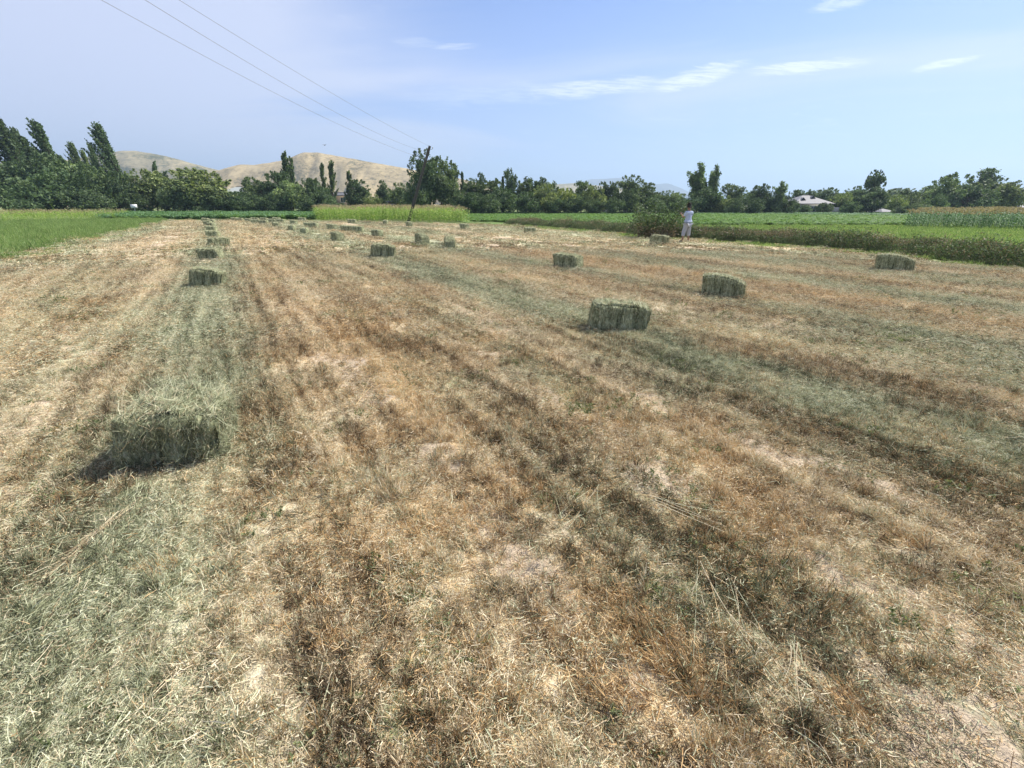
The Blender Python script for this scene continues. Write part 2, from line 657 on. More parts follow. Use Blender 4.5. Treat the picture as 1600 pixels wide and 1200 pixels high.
def f_attr(x, y):
    u, v = to_uv(x, y)
    strips = hay_strip(u, v)
    n1 = fbm(u * 1.1, v * 0.12, 11)
    n2 = fbm(x * 2.6, y * 2.6, 23)
    n3 = fbm(u * 1.3, v * 0.4, 31)
    hay = np.clip(strips * (0.30 + 1.0 * n2) + 0.23 + (n1 - 0.5) * 1.0 - 0.10 * np.exp(-((u - 1.2) / 1.0) ** 2) + (n2 - .5) * .7 + 0.16 * sstep(9, 30, v), 0.05, 0.88)
    tracks = np.zeros_like(u)
    for c, w in ((0.95, 0.16), (2.35, 0.16), (6.3, 0.2), (9.9, 0.2), (-2.7, 0.2), (13.6, 0.2), (3.35, 0.12), (-3.9, .15), (7.0, .12), (-1.75, .12), (11.0, .15)):
        tracks += np.exp(-((u - c + (n3 - 0.5) * 0.5) / w) ** 2)
    bare = np.clip((tracks * 0.9 + 0.25) * sstep(0.36, 0.66, n2) * 1.6 + sstep(0.60, 0.74, fbm(u * 1.1, v * 0.5, 12)) * .6 - strips * 0.5, 0, 1)
    tone = np.clip(0.30 + (fbm(u * 1.8, v * 0.2, 47) - 0.5) * 0.8 + (fbm(x * 3.5, y * 3.5, 48) - 0.5) * 1.1 - strips * 0.3 + 0.16 * np.exp(-((u - 1.6) / 1.2) ** 2), 0.02, 0.85)
    green = np.clip(sstep(0.60, 0.74, fbm(x * 1.7 + 9, y * 1.7, 61)) * 0.7, 0, 1)
    return hay, bare, tone, green


def f_pale(x, y):
    u, v = to_uv(x, y)
    w = (fbm(u * 0.0 + 1.0, v * 0.22, 133, 3) - 0.5) * 0.35
    g = np.zeros_like(u)
    for c, wd, am in ((0.62, 0.16, .22), (1.35, 0.22, .30), (2.05, 0.12, -.30), (2.55, .16, .22), (3.0, 0.12, .2), (3.75, 0.2, -.20), (5.7, .15, -.2), (6.5, 0.25, .32), (7.2, .12, -.3), (9.3, .2, .25), (10.0, .16, -.3),
                      (10.7, .2, .2), (12.9, .2, -.25), (13.8, .25, .25), (0.15, 0.12, -.25), (-1.75, 0.18, .28), (-2.15, .1, -.25), (-2.8, 0.2, .28), (-3.4, .15, -.3), (-3.9, .2, .22), (-5.2, .2, -.25), (-5.8, .2, .2), (17.2, .3, .2), (16.4, .2, -.25)):
        g = g + am * np.exp(-((u - c + w) / wd) ** 2)
    s1 = fbm(u * 2.2, v * 0.08, 131, 3) - 0.5
    s2 = fbm(u * 4.6, v * 0.10, 137, 2) - 0.5
    s3 = fbm(x * 7.0, y * 7.0, 139, 3) - 0.5
    g = g * (0.18 + 1.15 * fbm(x * 3.2, y * 3.2, 141, 3))
    return np.clip(g + s1 * 0.40 + s2 * 0.58 + s3 * 0.35 + 0.19 - 0.10 * sstep(9, 30, v), -0.42, 0.55)


def edge_green(x, y):
    """0..1 near the field's far and left edges, where weeds creep in"""
    pts = [np.array(p) for p in (EDGE + LEDGE)]
    d = np.full(np.shape(x), 1e9)
    for a, b in zip(pts[:-1], pts[1:]):
        ab = b - a
        t = np.clip(((x - a[0]) * ab[0] + (y - a[1]) * ab[1]) / (ab @ ab), 0, 1)
        d = np.minimum(d, np.hypot(x - a[0] - t * ab[0], y - a[1] - t * ab[1]))
    return d


def ground_z(x, y):
    u, v = to_uv(x, y)
    z = (fbm(x * 1.1, y * 1.1, 5) - 0.5) * 0.05 + (fbm(x * 6, y * 6, 6, 3) - 0.5) * 0.04 + (fbm(u * 5.0, v * 0.7, 8, 2) - 0.5) * 0.035
    for c in (0.95, 2.35, 6.3, 9.9, -2.7):
        z = z - 0.02 * np.exp(-((u - c) / 0.16) ** 2)
    return z


def build_field():
    def axis(lo, hi, s0, k, n):
        t = np.linspace(math.asinh(lo / k), math.asinh(hi / k), n)
        return np.sinh(t) * k
    xs = axis(-60, 26, 0, 2.6, 520)
    ys = np.concatenate([np.linspace(-8, 0.4, 12)[:-1], axis(0.4, 66, 0, 3.0, 500)])
    X, Y = np.meshgrid(xs, ys)
    nx, ny = len(xs), len(ys)
    x = X.ravel()
    y = Y.ravel()
    fine = ((fbm(x * 13, y * 13, 71, 3) - 0.5) * 0.045) * sstep(14, 6, np.hypot(x, y))
    z = ground_z(x, y) + fine
    i = np.arange(nx * ny).reshape(ny, nx)
    Fc = np.stack([i[:-1, :-1], i[:-1, 1:], i[1:, 1:], i[1:, :-1]], -1).reshape(-1, 4)
    cx = x[Fc].mean(1)
    cy = y[Fc].mean(1)
    Fc = Fc[inside(FIELD, cx, cy)]
    hay, bare, tone, green = f_attr(x, y)
    d = edge_green(x, y)
    g = np.clip(1 - d / (0.6 + 0.05 * np.hypot(x, y)), 0, 1)
    green = np.maximum(green, g * 0.9)
    bare = bare * (1 - g)
    used = np.zeros(nx * ny, bool)
    used[Fc.ravel()] = True
    re = np.cumsum(used) - 1
    V = np.stack([x, y, z], 1)[used]
    me = make_mesh('stubble_field', V, re[Fc], M_SOIL, smooth=True,
                   extra=dict(hay=hay[used], bare=bare[used], tone=tone[used], green=green[used], pale=f_pale(x, y)[used]))
    return tag(link('stubble_field', me), kind='structure')


build_field()

# ------------------------------------------------------------------ scattered dry stubble and litter
def blob_positions(n, R, zmax=0.0):
    r = R * np.sqrt(rng.random(n))
    a = rng.random(n) * 2 * math.pi
    return np.stack([r * np.cos(a), r * np.sin(a), rng.random(n) * zmax], 1)


def litter_mesh(i, R=0.32, n=900, wid=0.0026, lmin=0.006, lmax=0.050):
    P = blob_positions(n, R, 0.0)
    cl = blob_positions(22, R)
    w_ = rng.random(n) < 0.55
    P[w_] = cl[rng.integers(0, 22, w_.sum())] + rng.normal(size=(w_.sum(), 3)) * R * 0.075
    P[:, 2] = rng.random(n) ** 1.6 * (0.012 + 0.030 * w_) * (wid / 0.0026) ** 0.5
    a = rng.random(n) * 2 * math.pi
    D = np.stack([np.cos(a), np.sin(a), rng.normal(size=n) * 0.22], 1)
    L = lmin + (lmax - lmin) * rng.random(n) ** 3.2
    bend = np.stack([rng.normal(size=n), rng.normal(size=n), rng.normal(size=n) * 0.5], 1) * (L * 0.30)[:, None]
    V, Fc, v = ribbons(P, D, L, wid * (0.6 + rng.random(n)), bend, 2, None, 0.5)
    V[:, 2] = np.maximum(V[:, 2], -0.006)
    return make_mesh('litter_%d' % i, V, Fc, M_STRAW, v)


def tuft_mesh(i, k=10, per=30, R=0.28, h=(0.016, 0.075)):
    parts = []
    C = blob_positions(k, R)
    for c in C:
        P = c + blob_positions(per, 0.022)
        a = rng.random(per) * 2 * math.pi
        lean = rng.random(per) * 1.0
        D = np.stack([np.cos(a) * lean, np.sin(a) * lean, np.ones(per)], 1)
        L = h[0] + (h[1] - h[0]) * rng.random(per)
        bend = np.stack([np.cos(a), np.sin(a), -0.4 * np.ones(per)], 1) * (L * 0.35 * rng.random(per))[:, None]
        parts.append(ribbons(P, D, L, (0.0027 if R < 0.5 else 0.008) * (0.6 + rng.random(per)), bend, 2, None, 0.4, np.clip(rng.normal(0.42, 0.25, per), 0, 1)))
    V, Fc, v, m = join(parts)
    return make_mesh('tuft_%d' % i, V, Fc, M_STRAW, v)


def hay_mesh(i, R=0.36, n=420):
    P = blob_positions(n, R, 0.035)
    a = rng.normal(size=n) * 0.85 + math.pi / 2          # mostly along +Y of the tile
    D = np.stack([np.cos(a), np.sin(a), rng.normal(size=n) * 0.12], 1)
    L = 0.012 + 0.13 * rng.random(n) ** 3.0
    P = P - D * (L * 0.5)[:, None]
    bend = np.stack([rng.normal(size=n), rng.normal(size=n), rng.normal(size=n) * 0.3], 1) * (L * 0.18)[:, None]
    V, Fc, v = ribbons(P, D, L, 0.0024 * (0.6 + rng.random(n)), bend, 3, None, 0.5)
    V[:, 2] = np.maximum(V[:, 2], -0.004)
    return make_mesh('hay_%d' % i, V, Fc, M_STRAW, v)


def sprout_mesh(i, k=7, R=0.2):
    parts = []
    for c in blob_positions(k, R):
        for s in range(5):
            a = rng.random() * 6.28
            h = 0.02 + 0.05 * rng.random()
            tip = c + np.array([math.cos(a) * h * 0.6, math.sin(a) * h * 0.6, h])
            parts.append(ribbons(c[None], (tip - c)[None], np.array([h * 1.1]), np.array([0.0022]), np.zeros((1, 3)), 1, None, 0.6, np.array([0.3])))
            m = 7
            P = c + (tip - c) * rng.random((m, 1)) ** 0.5
            D = rng.normal(size=(m, 3))
            D[:, 2] = np.abs(D[:, 2]) * 0.4
            parts.append(ribbons(P, D, 0.010 + 0.010 * rng.random(m), 0.007 + 0.004 * rng.random(m), np.zeros((m, 3)), 1, None, 0.6))
    V, Fc, v, m = join(parts)
    return make_mesh('sprout_%d' % i, V, Fc, M_SPROUT, v)


def clump_mesh(i, R=0.085, h=0.055, n=210, wid=0.0028):
    """a low rooted clump of cut stems, dead leaves and crumbs"""
    d = rng.normal(size=(n, 3))
    d /= np.linalg.norm(d, axis=1, keepdims=True)
    d[:, 2] = np.abs(d[:, 2])
    P = d * (rng.random(n) ** 0.45)[:, None] * np.array([R, R, h * 0.75])
    P[:, :2] += (rng.random((n, 2)) - 0.5) * R * 0.5
    D = d * np.array([1, 1, 1.3]) * 0.7 + rng.normal(size=(n, 3)) * 0.55
    D[:, 2] = np.abs(D[:, 2]) * 0.9
    L = 0.010 + 0.040 * rng.random(n) ** 1.8
    bend = rng.normal(size=(n, 3)) * (L * 0.3)[:, None]
    V, Fc, v = ribbons(P, D, L, wid * (0.6 + rng.random(n)), bend, 2, None, 0.4, np.clip(rng.normal(0.36, 0.25, n), 0, 1))
    V[:, 2] = np.maximum(V[:, 2], -0.02)
    return make_mesh('clump_%d' % i, V, Fc, M_STRAW, v)


CLUMP = [clump_mesh(i, R_, h_) for i, (R_, h_) in enumerate(((0.08, 0.05), (0.10, 0.045), (0.06, 0.06), (0.12, 0.05), (0.075, 0.075), (0.05, 0.045)))]
CLUMP_FAR = [clump_mesh(20 + i, 0.16, 0.05, 150, 0.009) for i in range(4)]
LITTER = [litter_mesh(i) for i in range(7)]
LITTER_FAR = [litter_mesh(10 + i, 0.9, 700, 0.010, 0.025, 0.12) for i in range(4)]
TUFT = [tuft_mesh(i) for i in range(7)]
TUFT_FAR = [tuft_mesh(20 + i, 26, 9, 0.9, (0.015, 0.045)) for i in range(4)]
HAYM = [hay_mesh(i) for i in range(6)]
SPROUT = [sprout_mesh(i) for i in range(5)]


def sample_field(n, r0, r1, power=1.0):
    """points in the visible wedge of the field between two distances"""
    r = (r0 ** 2 + (r1 ** 2 - r0 ** 2) * rng.random(n)) ** 0.5
    a = (rng.random(n) - 0.5) * math.radians(118)
    x = r * np.sin(a)
    y = r * np.cos(a)
    k = inside(FIELD, x, y)
    return x[k], y[k]


def place(name, n, r0, r1, protos, weight, smin, smax, dz=0.0, align=False, tilt=0.08, flat=1.0, rows=0.0, dark=0.0):
    x, y = sample_field(n, r0, r1)
    if rows > 0:
        u, v = to_uv(x, y)
        sn = rng.random(len(x)) < 0.7
        jit = (fbm(u * 0.0 + 3.0, v * 0.25, 151) - 0.5) * 0.3
        us = (np.round(u / rows) + jit) * rows + rng.normal(size=len(u)) * rows * 0.13
        u = np.where(sn, us, u)
        x = u * math.cos(ROW) + v * math.sin(ROW)
        y = -u * math.sin(ROW) + v * math.cos(ROW)
        gapn = fbm(u * 2.2, v * 1.4, 157)
    hay, bare, tone, green = f_attr(x, y)
    w = weight(hay, bare, tone, green)
    if rows > 0:
        w = w * sstep(0.36, 0.58, gapn)
    k = (rng.random(len(x)) < w) & inside(FIELD, x, y)
    x, y, hay, tone, green = x[k], y[k], hay[k], tone[k], green[k]
    m = len(x)
    z = ground_z(x, y) + dz
    rot = np.stack([rng.normal(size=m) * tilt, rng.normal(size=m) * tilt,
                    (-ROW + rng.normal(size=m) * 0.35) if align else rng.random(m) * 6.28], 1)
    s = smin + (smax - smin) * rng.random(m)
    s3 = np.stack([s, s, s * flat * (0.6 + 0.8 * rng.random(m))], 1)
    return np.stack([x, y, z], 1), rot, s3, dict(hay=np.clip(hay + rng.normal(size=m) * 0.10, 0.02, 0.95), tone=np.clip(tone + rng.normal(size=m) * 0.14, 0, 0.9), pale=f_pale(x, y) - dark * (1 + 2.2 * (rng.random(m) < 0.4))), protos


def place_many(name, lst):
    """join several placements that use the same plants into one object"""
    P = np.concatenate([l[0] for l in lst])
    R = np.concatenate([l[1] for l in lst])
    S = np.concatenate([l[2] for l in lst])
    A = {k: np.concatenate([l[3][k] for l in lst]) for k in lst[0][3]}
    return scatter(name, P, lst[0][4], R, S, A)


place_many('straw_litter', [
    place('a', 3600, 0.5, 7, LITTER, lambda h, b, t, g: np.clip(1.0 - b * 0.55, 0, 1), 0.7, 1.15),
    place('b', 12500, 7, 20, LITTER, lambda h, b, t, g: np.clip(1.0 - b * 0.5, 0, 1), 0.9, 1.6, flat=1.3)])
place_many('straw_litter', [
    place('c', 11000, 18, 75, LITTER_FAR, lambda h, b, t, g: np.clip(0.9 - b * 0.6, 0, 1), 0.8, 1.3, -0.015)])
place_many('dry_stubble', [
    place('a', 9000, 0.5, 7, CLUMP, lambda h, b, t, g: np.clip(1.1 - b * 0.9, 0, 1), 0.45, 1.0, 0.0, False, 0.12, 1.35, 0.30, 0.08),
    place('b', 34000, 7, 24, CLUMP, lambda h, b, t, g: np.clip(1.0 - b * 0.8, 0, 1), 0.65, 1.2, -0.005, False, 0.12, 1.2, 0.36, 0.11)])
place_many('dry_stubble', [
    place('c', 22000, 22, 75, CLUMP_FAR, lambda h, b, t, g: np.clip(0.9 - b * 0.7, 0, 1), 0.7, 1.2, -0.015, False, 0.1, 1.0, 0.6, 0.10)])
place_many('dry_stubble', [
    place('a', 3600, 0.5, 7, TUFT, lambda h, b, t, g: np.clip(0.25 + t * 0.9 - b * 0.9, 0, 1), 0.7, 1.2),
    place('b', 9000, 7, 20, TUFT, lambda h, b, t, g: np.clip(0.15 + t * 0.8 - b * 0.8, 0, 1), 0.9, 1.3, -0.01)])
place_many('dry_stubble', [
    place('c', 9000, 18, 75, TUFT_FAR, lambda h, b, t, g: np.clip(0.3 + t * 0.6 - b * 0.5, 0, 1), 0.8, 1.2, -0.01)])
place_many('loose_hay', [
    place('a', 3000, 0.5, 7, HAYM, lambda h, b, t, g: np.clip((h - 0.46) * 1.4 - b * 0.5, 0, 0.65), 0.5, 0.95, 0.006, True),
    place('b', 7000, 7, 22, HAYM, lambda h, b, t, g: np.clip((h - 0.38) * 1.4, 0, 1), 0.8, 1.5, 0.006, True)])
place_many('clover_sprouts', [
    place('a', 2600, 0.5, 8, SPROUT, lambda h, b, t, g: np.clip(g * 0.7 + 0.05, 0, 1), 0.4, 0.85),
    place('b', 9000, 8, 26, SPROUT, lambda h, b, t, g: np.clip(g * 0.7 + 0.06, 0, 1), 0.6, 1.2)])


def orange_patch(px, py, rx, ry, n, yaw=0.6):
    c = at(px, py)
    a = rng.random(n) * 6.28
    r = np.sqrt(rng.random(n))
    P = np.stack([c[0] + r * np.cos(a) * rx, c[1] + r * np.sin(a) * ry, np.zeros(n)], 1)
    P[:, 2] = ground_z(P[:, 0], P[:, 1]) + 0.01
    D = np.stack([rng.normal(-0.5, 0.45, n), rng.normal(0.3, 0.45, n), 0.25 + 0.6 * rng.random(n)], 1)
    L = 0.03 + 0.07 * rng.random(n)
    bend = rng.normal(size=(n, 3)) * (L * 0.15)[:, None]
    return ribbons(P, D, L, 0.0028 * (0.6 + rng.random(n)), bend, 2, None, 0.4, 0.35 + 0.6 * rng.random(n))


def orange_patches():
    parts = [orange_patch(*q) for q in ((1020, 990, 0.16, 0.10, 520), (1060, 1040, 0.12, 0.10, 380), (960, 940, 0.10, 0.06, 200), (1120, 720, 0.20, 0.12, 260), (470, 690, 0.16, 0.14, 320),
                                        (250, 900, 0.10, 0.06, 220), (1430, 850, 0.16, 0.10, 260), (700, 830, 0.2, 0.1, 200), (520, 1010, 0.1, 0.06, 200), (1330, 1110, 0.12, 0.08, 260), (960, 1090, 0.16, 0.06, 260))]
    V, Fc, v, m = join(parts)
    tag(link('dry_stubble', make_mesh('dry_stubble', V, Fc, straw_material('mat_golden_stubble', hay_const=(0.05, 0.9)), v)), kind='stuff')


orange_patches()


# a few long dead stalks lying on top of the stubble
def long_stalks():
    lines = [((1015, 788), (1120, 824), 5), ((1092, 880), (1150, 1010), 3), ((1140, 980), (1212, 1165), 3), ((1105, 900), (1110, 1000), 2), ((885, 830), (935, 775), 4), ((778, 668), (792, 720), 2),
             ((1240, 1010), (1262, 1090), 6), ((1240, 800), (1262, 822), 2), ((60, 920), (150, 840), 3), ((180, 1180), (320, 960), 4), ((200, 1190), (330, 1010), 4),
             ((1290, 800), (1305, 845), 2), ((1235, 1150), (1290, 1172), 2), ((1245, 940), (1268, 920), 2), ((560, 640), (575, 600), 2), ((270, 1060), (300, 1180), 3),
             ((870, 815), (900, 760), 3), ((330, 1000), (260, 1160), 3), ((1490, 950), (1530, 1000), 3), ((1130, 900), (1180, 1010), 4), ((930, 770), (880, 850), 3)]
    parts = []
    for a, b, k in lines:
        p = at(*a)
        q = at(*b)
        for j in range(k):
            p2 = p + rng.normal(size=2) * 0.02
            q2 = q + rng.normal(size=2) * 0.09
            d = q2 - p2
            P0 = np.array([[p2[0], p2[1], float(ground_z(p2[0], p2[1])) + 0.03 + 0.012 * rng.random()]])
            D = np.array([[d[0], d[1], 0.0]])
            L = np.array([np.linalg.norm(d)])
            bend = np.array([[rng.normal() * 0.2 * L[0], rng.normal() * 0.2 * L[0], 0.0]])
            parts.append(ribbons(P0, D, L, np.array([0.0028 if j else 0.004]), bend, 8, np.array([[-d[1], d[0], 0.5 * L[0]]]), 0.5, np.array([0.75 + 0.2 * rng.random()])))
    V, Fc, v, m = join(parts)
    n = len(V)
    me = make_mesh('dry_stalks', V, Fc, straw_material('mat_dry_stalk', hay_const=(0.45, 0.1)), v)
    tag(link('dry_stalks', me), kind='stuff')


long_stalks()
# ------------------------------------------------------------------ hay bales
def bale_body_material():
    m, n = mat('mat_bale_hay')
    tc = n.n('ShaderNodeTexCoord').outputs['Object']
    a = n.noise(n.mapping(tc, (1, 0.35, 0.3)), 60, 5, 0.7, 0.5)
    b = n.noise(n.mapping(tc, (1.0, 0.12, 0.12)), 22, 4, 0.6, 0.2)
    c = n.noise(tc, 5, 3, 0.6)
    v = n.math('ADD', n.math('MULTIPLY', n.math('SUBTRACT', a, 0.5), 2.0), n.math('MULTIPLY', n.math('SUBTRACT', b, 0.5), 1.8))
    v = n.math('ADD', n.math('ADD', v, n.math('MULTIPLY', n.math('SUBTRACT', c, 0.5), 0.7)), 0.42, clamp=True)
    col = n.ramp(v, HAY)
    bp = n.n('ShaderNodeBump')
    bp.inputs['Strength'].default_value = 1.0
    bp.inputs['Distance'].default_value = 0.02
    n.t.links.new(n.math('ADD', a, b), bp.inputs['Height'])
    finish(n, col, 0.95, 0, bp.outputs[0], spec=0.05)
    return m


M_BALE = bale_body_material()
M_TWINE = simple('mat_twine', (0.45, 0.36, 0.2), 0.8)
BL, BW, BH = 0.86, 0.44, 0.40


def bale_shape(seed):
    r = np.random.default_rng(seed)
    cuts = []
    x = -BL / 2 + 0.06
    while x < BL / 2 - 0.04:
        cuts.append((x, r.choice([0.006, 0.010, 0.018, 0.038], p=[0.35, 0.35, 0.2, 0.1])))
        x += 0.06 + 0.07 * r.random()
    cuts.append((BL / 2 - 0.10 - 0.05 * r.random(), 0.030))
    tx, ty, sk, hump = r.normal(0, 0.035), r.normal(0, 0.03), r.normal(0, 0.05), r.normal(0, 0.03)

    def f(P):
        """P on the plain box (x,y in +-half, z 0..BH) -> displaced points"""
        x, y, z = P[:, 0], P[:, 1], P[:, 2]
        qx, qy, qz = x / (BL / 2), y / (BW / 2), (z - BH / 2) / (BH / 2)
        g = np.zeros(len(x))
        for c, d in cuts:
            g = np.maximum(g, d * np.exp(-((x - c) / 0.010) ** 2))
        flake = (vnoise((x + 9) * 11.0, np.full(len(x), seed * 3.7), seed) - 0.5) * 0.035
        nz = (fbm(x * 9 + qy * 3 + seed, z * 9 + qy * 5, seed) - 0.5) * 0.04 + (fbm(x * 30 + qy * 11, z * 30 + qy * 7, seed + 5) - 0.5) * 0.022
        s = -g + flake + nz
        e = np.maximum(np.abs(qy) ** 6 * np.abs(qz) ** 6, np.maximum(np.abs(qx) ** 8 * np.abs(qy) ** 8, np.abs(qx) ** 8 * np.abs(qz) ** 8))
        s = s - 0.045 * e
        m = np.maximum(np.abs(qy), np.abs(qz))
        X = x * (1 - 0.05 * e) + np.sign(x) * nz * (np.abs(qx) > 0.98) * 0.9 + sk * (z / BH - 0.5)
        Y = y + np.where(np.abs(qy) > 0.9, np.sign(y), qy) * s + tx * qx * 0.3
        Z = z + np.where(qz > 0.9, 1, np.where(qz < -0.9, 0, qz * 0.5)) * s + (hump * (1 - qx ** 2) + ty * qx) * (z / BH)
        Z = np.maximum(Z, -0.01)
        return np.stack([X, Y, Z], 1)
    return f


def bale_meshes(name, seed, res, nstraw, nfuzz, wid, loose=0.0):
    f0 = bale_shape(seed)

    def f(P):
        Q = f0(P)
        if loose:
            up = (P[:, 2] / BH)[:, None]
            k = (fbm(P[:, 0] * 6 + 3, P[:, 1] * 6, 201, 2) - 0.45) * 0.11
            Q[:, 2] += k * up[:, 0]
            Q[:, 0] -= np.sign(Q[:, 0]) * up[:, 0] * 0.02 * (np.abs(P[:, 0]) > BL * 0.4)
            Q[:, 1] += np.sign(P[:, 1]) * (fbm(P[:, 0] * 7, P[:, 2] * 7 + 5, 203, 2) - 0.5) * 0.08 * (np.abs(P[:, 1]) > BW * 0.45)
        return Q
    nx, ny, nz = max(4, int(BL / res)), max(3, int(BW / res)), max(3, int(BH / res))
    Vs, Fs = [], []
    off = 0

    def face(o, a, b, na, nb):
        nonlocal off
        A, B = np.meshgrid(np.linspace(0, 1, na + 1), np.linspace(0, 1, nb + 1), indexing='ij')
        P = np.array(o) + A.ravel()[:, None] * np.array(a) + B.ravel()[:, None] * np.array(b)
        i = np.arange((na + 1) * (nb + 1)).reshape(na + 1, nb + 1)
        q = np.stack([i[:-1, :-1], i[1:, :-1], i[1:, 1:], i[:-1, 1:]], -1).reshape(-1, 4)
        Vs.append(P)
        Fs.append(q + off)
        off += len(P)
    hx, hy = BL / 2, BW / 2
    face((-hx, -hy, 0), (BL, 0, 0), (0, 0, BH), nx, nz)
    face((hx, hy, 0), (-BL, 0, 0), (0, 0, BH), nx, nz)
    face((hx, -hy, 0), (0, BW, 0), (0, 0, BH), ny, nz)
    face((-hx, hy, 0), (0, -BW, 0), (0, 0, BH), ny, nz)
    face((-hx, -hy, BH), (BL, 0, 0), (0, BW, 0), nx, ny)
    face((-hx, hy, 0), (BL, 0, 0), (0, -BW, 0), nx, ny)
    V = f(np.concatenate(Vs))
    Fc = np.concatenate(Fs)
    body = make_mesh(name + '_body', V, Fc, M_BALE, smooth=False)

    # straws pressed against the faces, some sticking out
    n = nstraw + nfuzz
    areas = np.array([BL * BH, BL * BH, BW * BH, BW * BH, BL * BW])
    fc = rng.choice(5, n, p=areas / areas.sum())
    a, b = rng.random(n), rng.random(n)
    P = np.zeros((n, 3))
    N = np.zeros((n, 3))
    T = np.zeros((n, 3))
    defs = [((-hx, -hy, 0), (BL, 0, 0), (0, 0, BH), (0, -1, 0)), ((-hx, hy, 0), (BL, 0, 0), (0, 0, BH), (0, 1, 0)),
            ((hx, -hy, 0), (0, BW, 0), (0, 0, BH), (1, 0, 0)), ((-hx, -hy, 0), (0, BW, 0), (0, 0, BH), (-1, 0, 0)),
            ((-hx, -hy, BH), (BL, 0, 0), (0, BW, 0), (0, 0, 1))]
    for k, (o, u, w, nn) in enumerate(defs):
        s = fc == k
        P[s] = np.array(o) + a[s, None] * np.array(u) + b[s, None] * np.array(w)
        N[s] = nn
        th = rng.normal(size=s.sum()) * 0.55 + (math.pi / 2)
        uu = np.array(u) / np.linalg.norm(u)
        ww = np.array(w) / np.linalg.norm(w)
        T[s] = np.cos(th)[:, None] * uu + np.sin(th)[:, None] * ww
    P = f(P)
    fuzz = np.arange(n) >= nstraw
    L = 0.012 + (0.035 + 0.07 * (fc == 4)) * rng.random(n) ** 1.5
    L[fuzz] = (0.03 + 0.05 * rng.random(fuzz.sum())) * np.where(fc[fuzz] == 4, 2.0, 1.0)
    D = T + N * (rng.random(n) * 0.14)[:, None]
    D[fuzz] = T[fuzz] * 0.5 + N[fuzz] * (rng.random(fuzz.sum()) ** 2 * (0.7 + loose))[:, None] + rng.normal(size=(fuzz.sum(), 3)) * 0.5
    P = P - T * (L * 0.5)[:, None] * (~fuzz)[:, None] + N * (0.003 + 0.006 * rng.random(n) + loose * 0.03 * rng.random(n))[:, None]
    bend = rng.normal(size=(n, 3)) * (L * 0.16)[:, None]
    bend[fuzz] = rng.normal(size=(fuzz.sum(), 3)) * (L[fuzz] * 0.45)[:, None]
    bend[fuzz, 2] -= L[fuzz] * 0.35
    V, Fc, v = ribbons(P, D, L, wid * (0.6 + rng.random(n)), bend, 2, np.cross(D, N) + rng.normal(size=(n, 3)) * 0.5, 0.5)
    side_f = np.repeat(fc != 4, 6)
    v = np.where(side_f, v * 0.95, 0.15 + 0.85 * v)  # top straws paler, sides darker: pressed cut ends plus shade put into the colour
    V[:, 2] = np.maximum(V[:, 2], 0.0)
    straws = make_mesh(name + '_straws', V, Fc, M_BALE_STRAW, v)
    # two twines round the length
    tw = []
    for y0 in (-0.11, 0.12):
        loop = []
        for t in np.linspace(-1, 1, 22):
            loop.append((t * hx, y0, BH))
        for t in np.linspace(1, 0, 8)[1:]:
            loop.append((hx, y0, BH * t))
        for t in np.linspace(1, -1, 6)[1:]:
            loop.append((t * hx, y0, 0))
        for t in np.linspace(0, 1, 8)[1:]:
            loop.append((-hx, y0, BH * t))
        Q = f(np.array(loop, float))
        Q[:, 2] = np.where(np.array(loop)[:, 2] >= BH, Q[:, 2] + 0.004, Q[:, 2])
        ex = np.abs(np.array(loop)[:, 0]) >= hx - 1e-6
        Q[ex, 0] += np.sign(Q[ex, 0]) * 0.004
        tV, tF, tv = tube(Q, np.full(len(Q), 0.0028), 4)
        tw.append(make_mesh(name + '_twine', tV, tF, M_TWINE))
    return body, straws, tw


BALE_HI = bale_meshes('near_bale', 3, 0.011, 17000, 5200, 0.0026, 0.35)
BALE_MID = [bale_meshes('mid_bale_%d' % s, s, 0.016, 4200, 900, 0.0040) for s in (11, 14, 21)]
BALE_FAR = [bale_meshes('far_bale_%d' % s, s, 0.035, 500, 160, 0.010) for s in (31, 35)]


def hay_bale(px, py, yaw, label, ls=1.0, kind='far', group=None, hs=1.0, tilt=0.0, ws=1.0, roll=0.0):
    x, y = at(px, py)
    # the pixel is the middle of the near bottom edge; step back to the middle of the bale
    a = math.radians(yaw)
    half = 0.5 * (abs(math.cos(a)) * BW + abs(math.sin(a)) * BL * ls)
    d = np.array([x, y])
    c = d + np.array([0, 1.0]) * half
    src = BALE_HI if kind == 'near' else (random.choice(BALE_MID) if kind == 'mid' else random.choice(BALE_FAR))
    root = link('hay_bale', None)
    root.location = (c[0], c[1], float(ground_z(c[0], c[1])) + 0.004)
    root.rotation_euler = (math.radians(roll + random.uniform(-1.5, 1.5)), math.radians(tilt + random.uniform(-1.5, 1.5)), a)
    root.scale = (ls, ws, hs)
    tag(root, label, 'hay bale', group)
    link('compressed_hay', src[0], root)
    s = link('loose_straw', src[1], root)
    s['kind'] = 'stuff'
    for t in src[2]:
        link('twine', t, root)
    return root


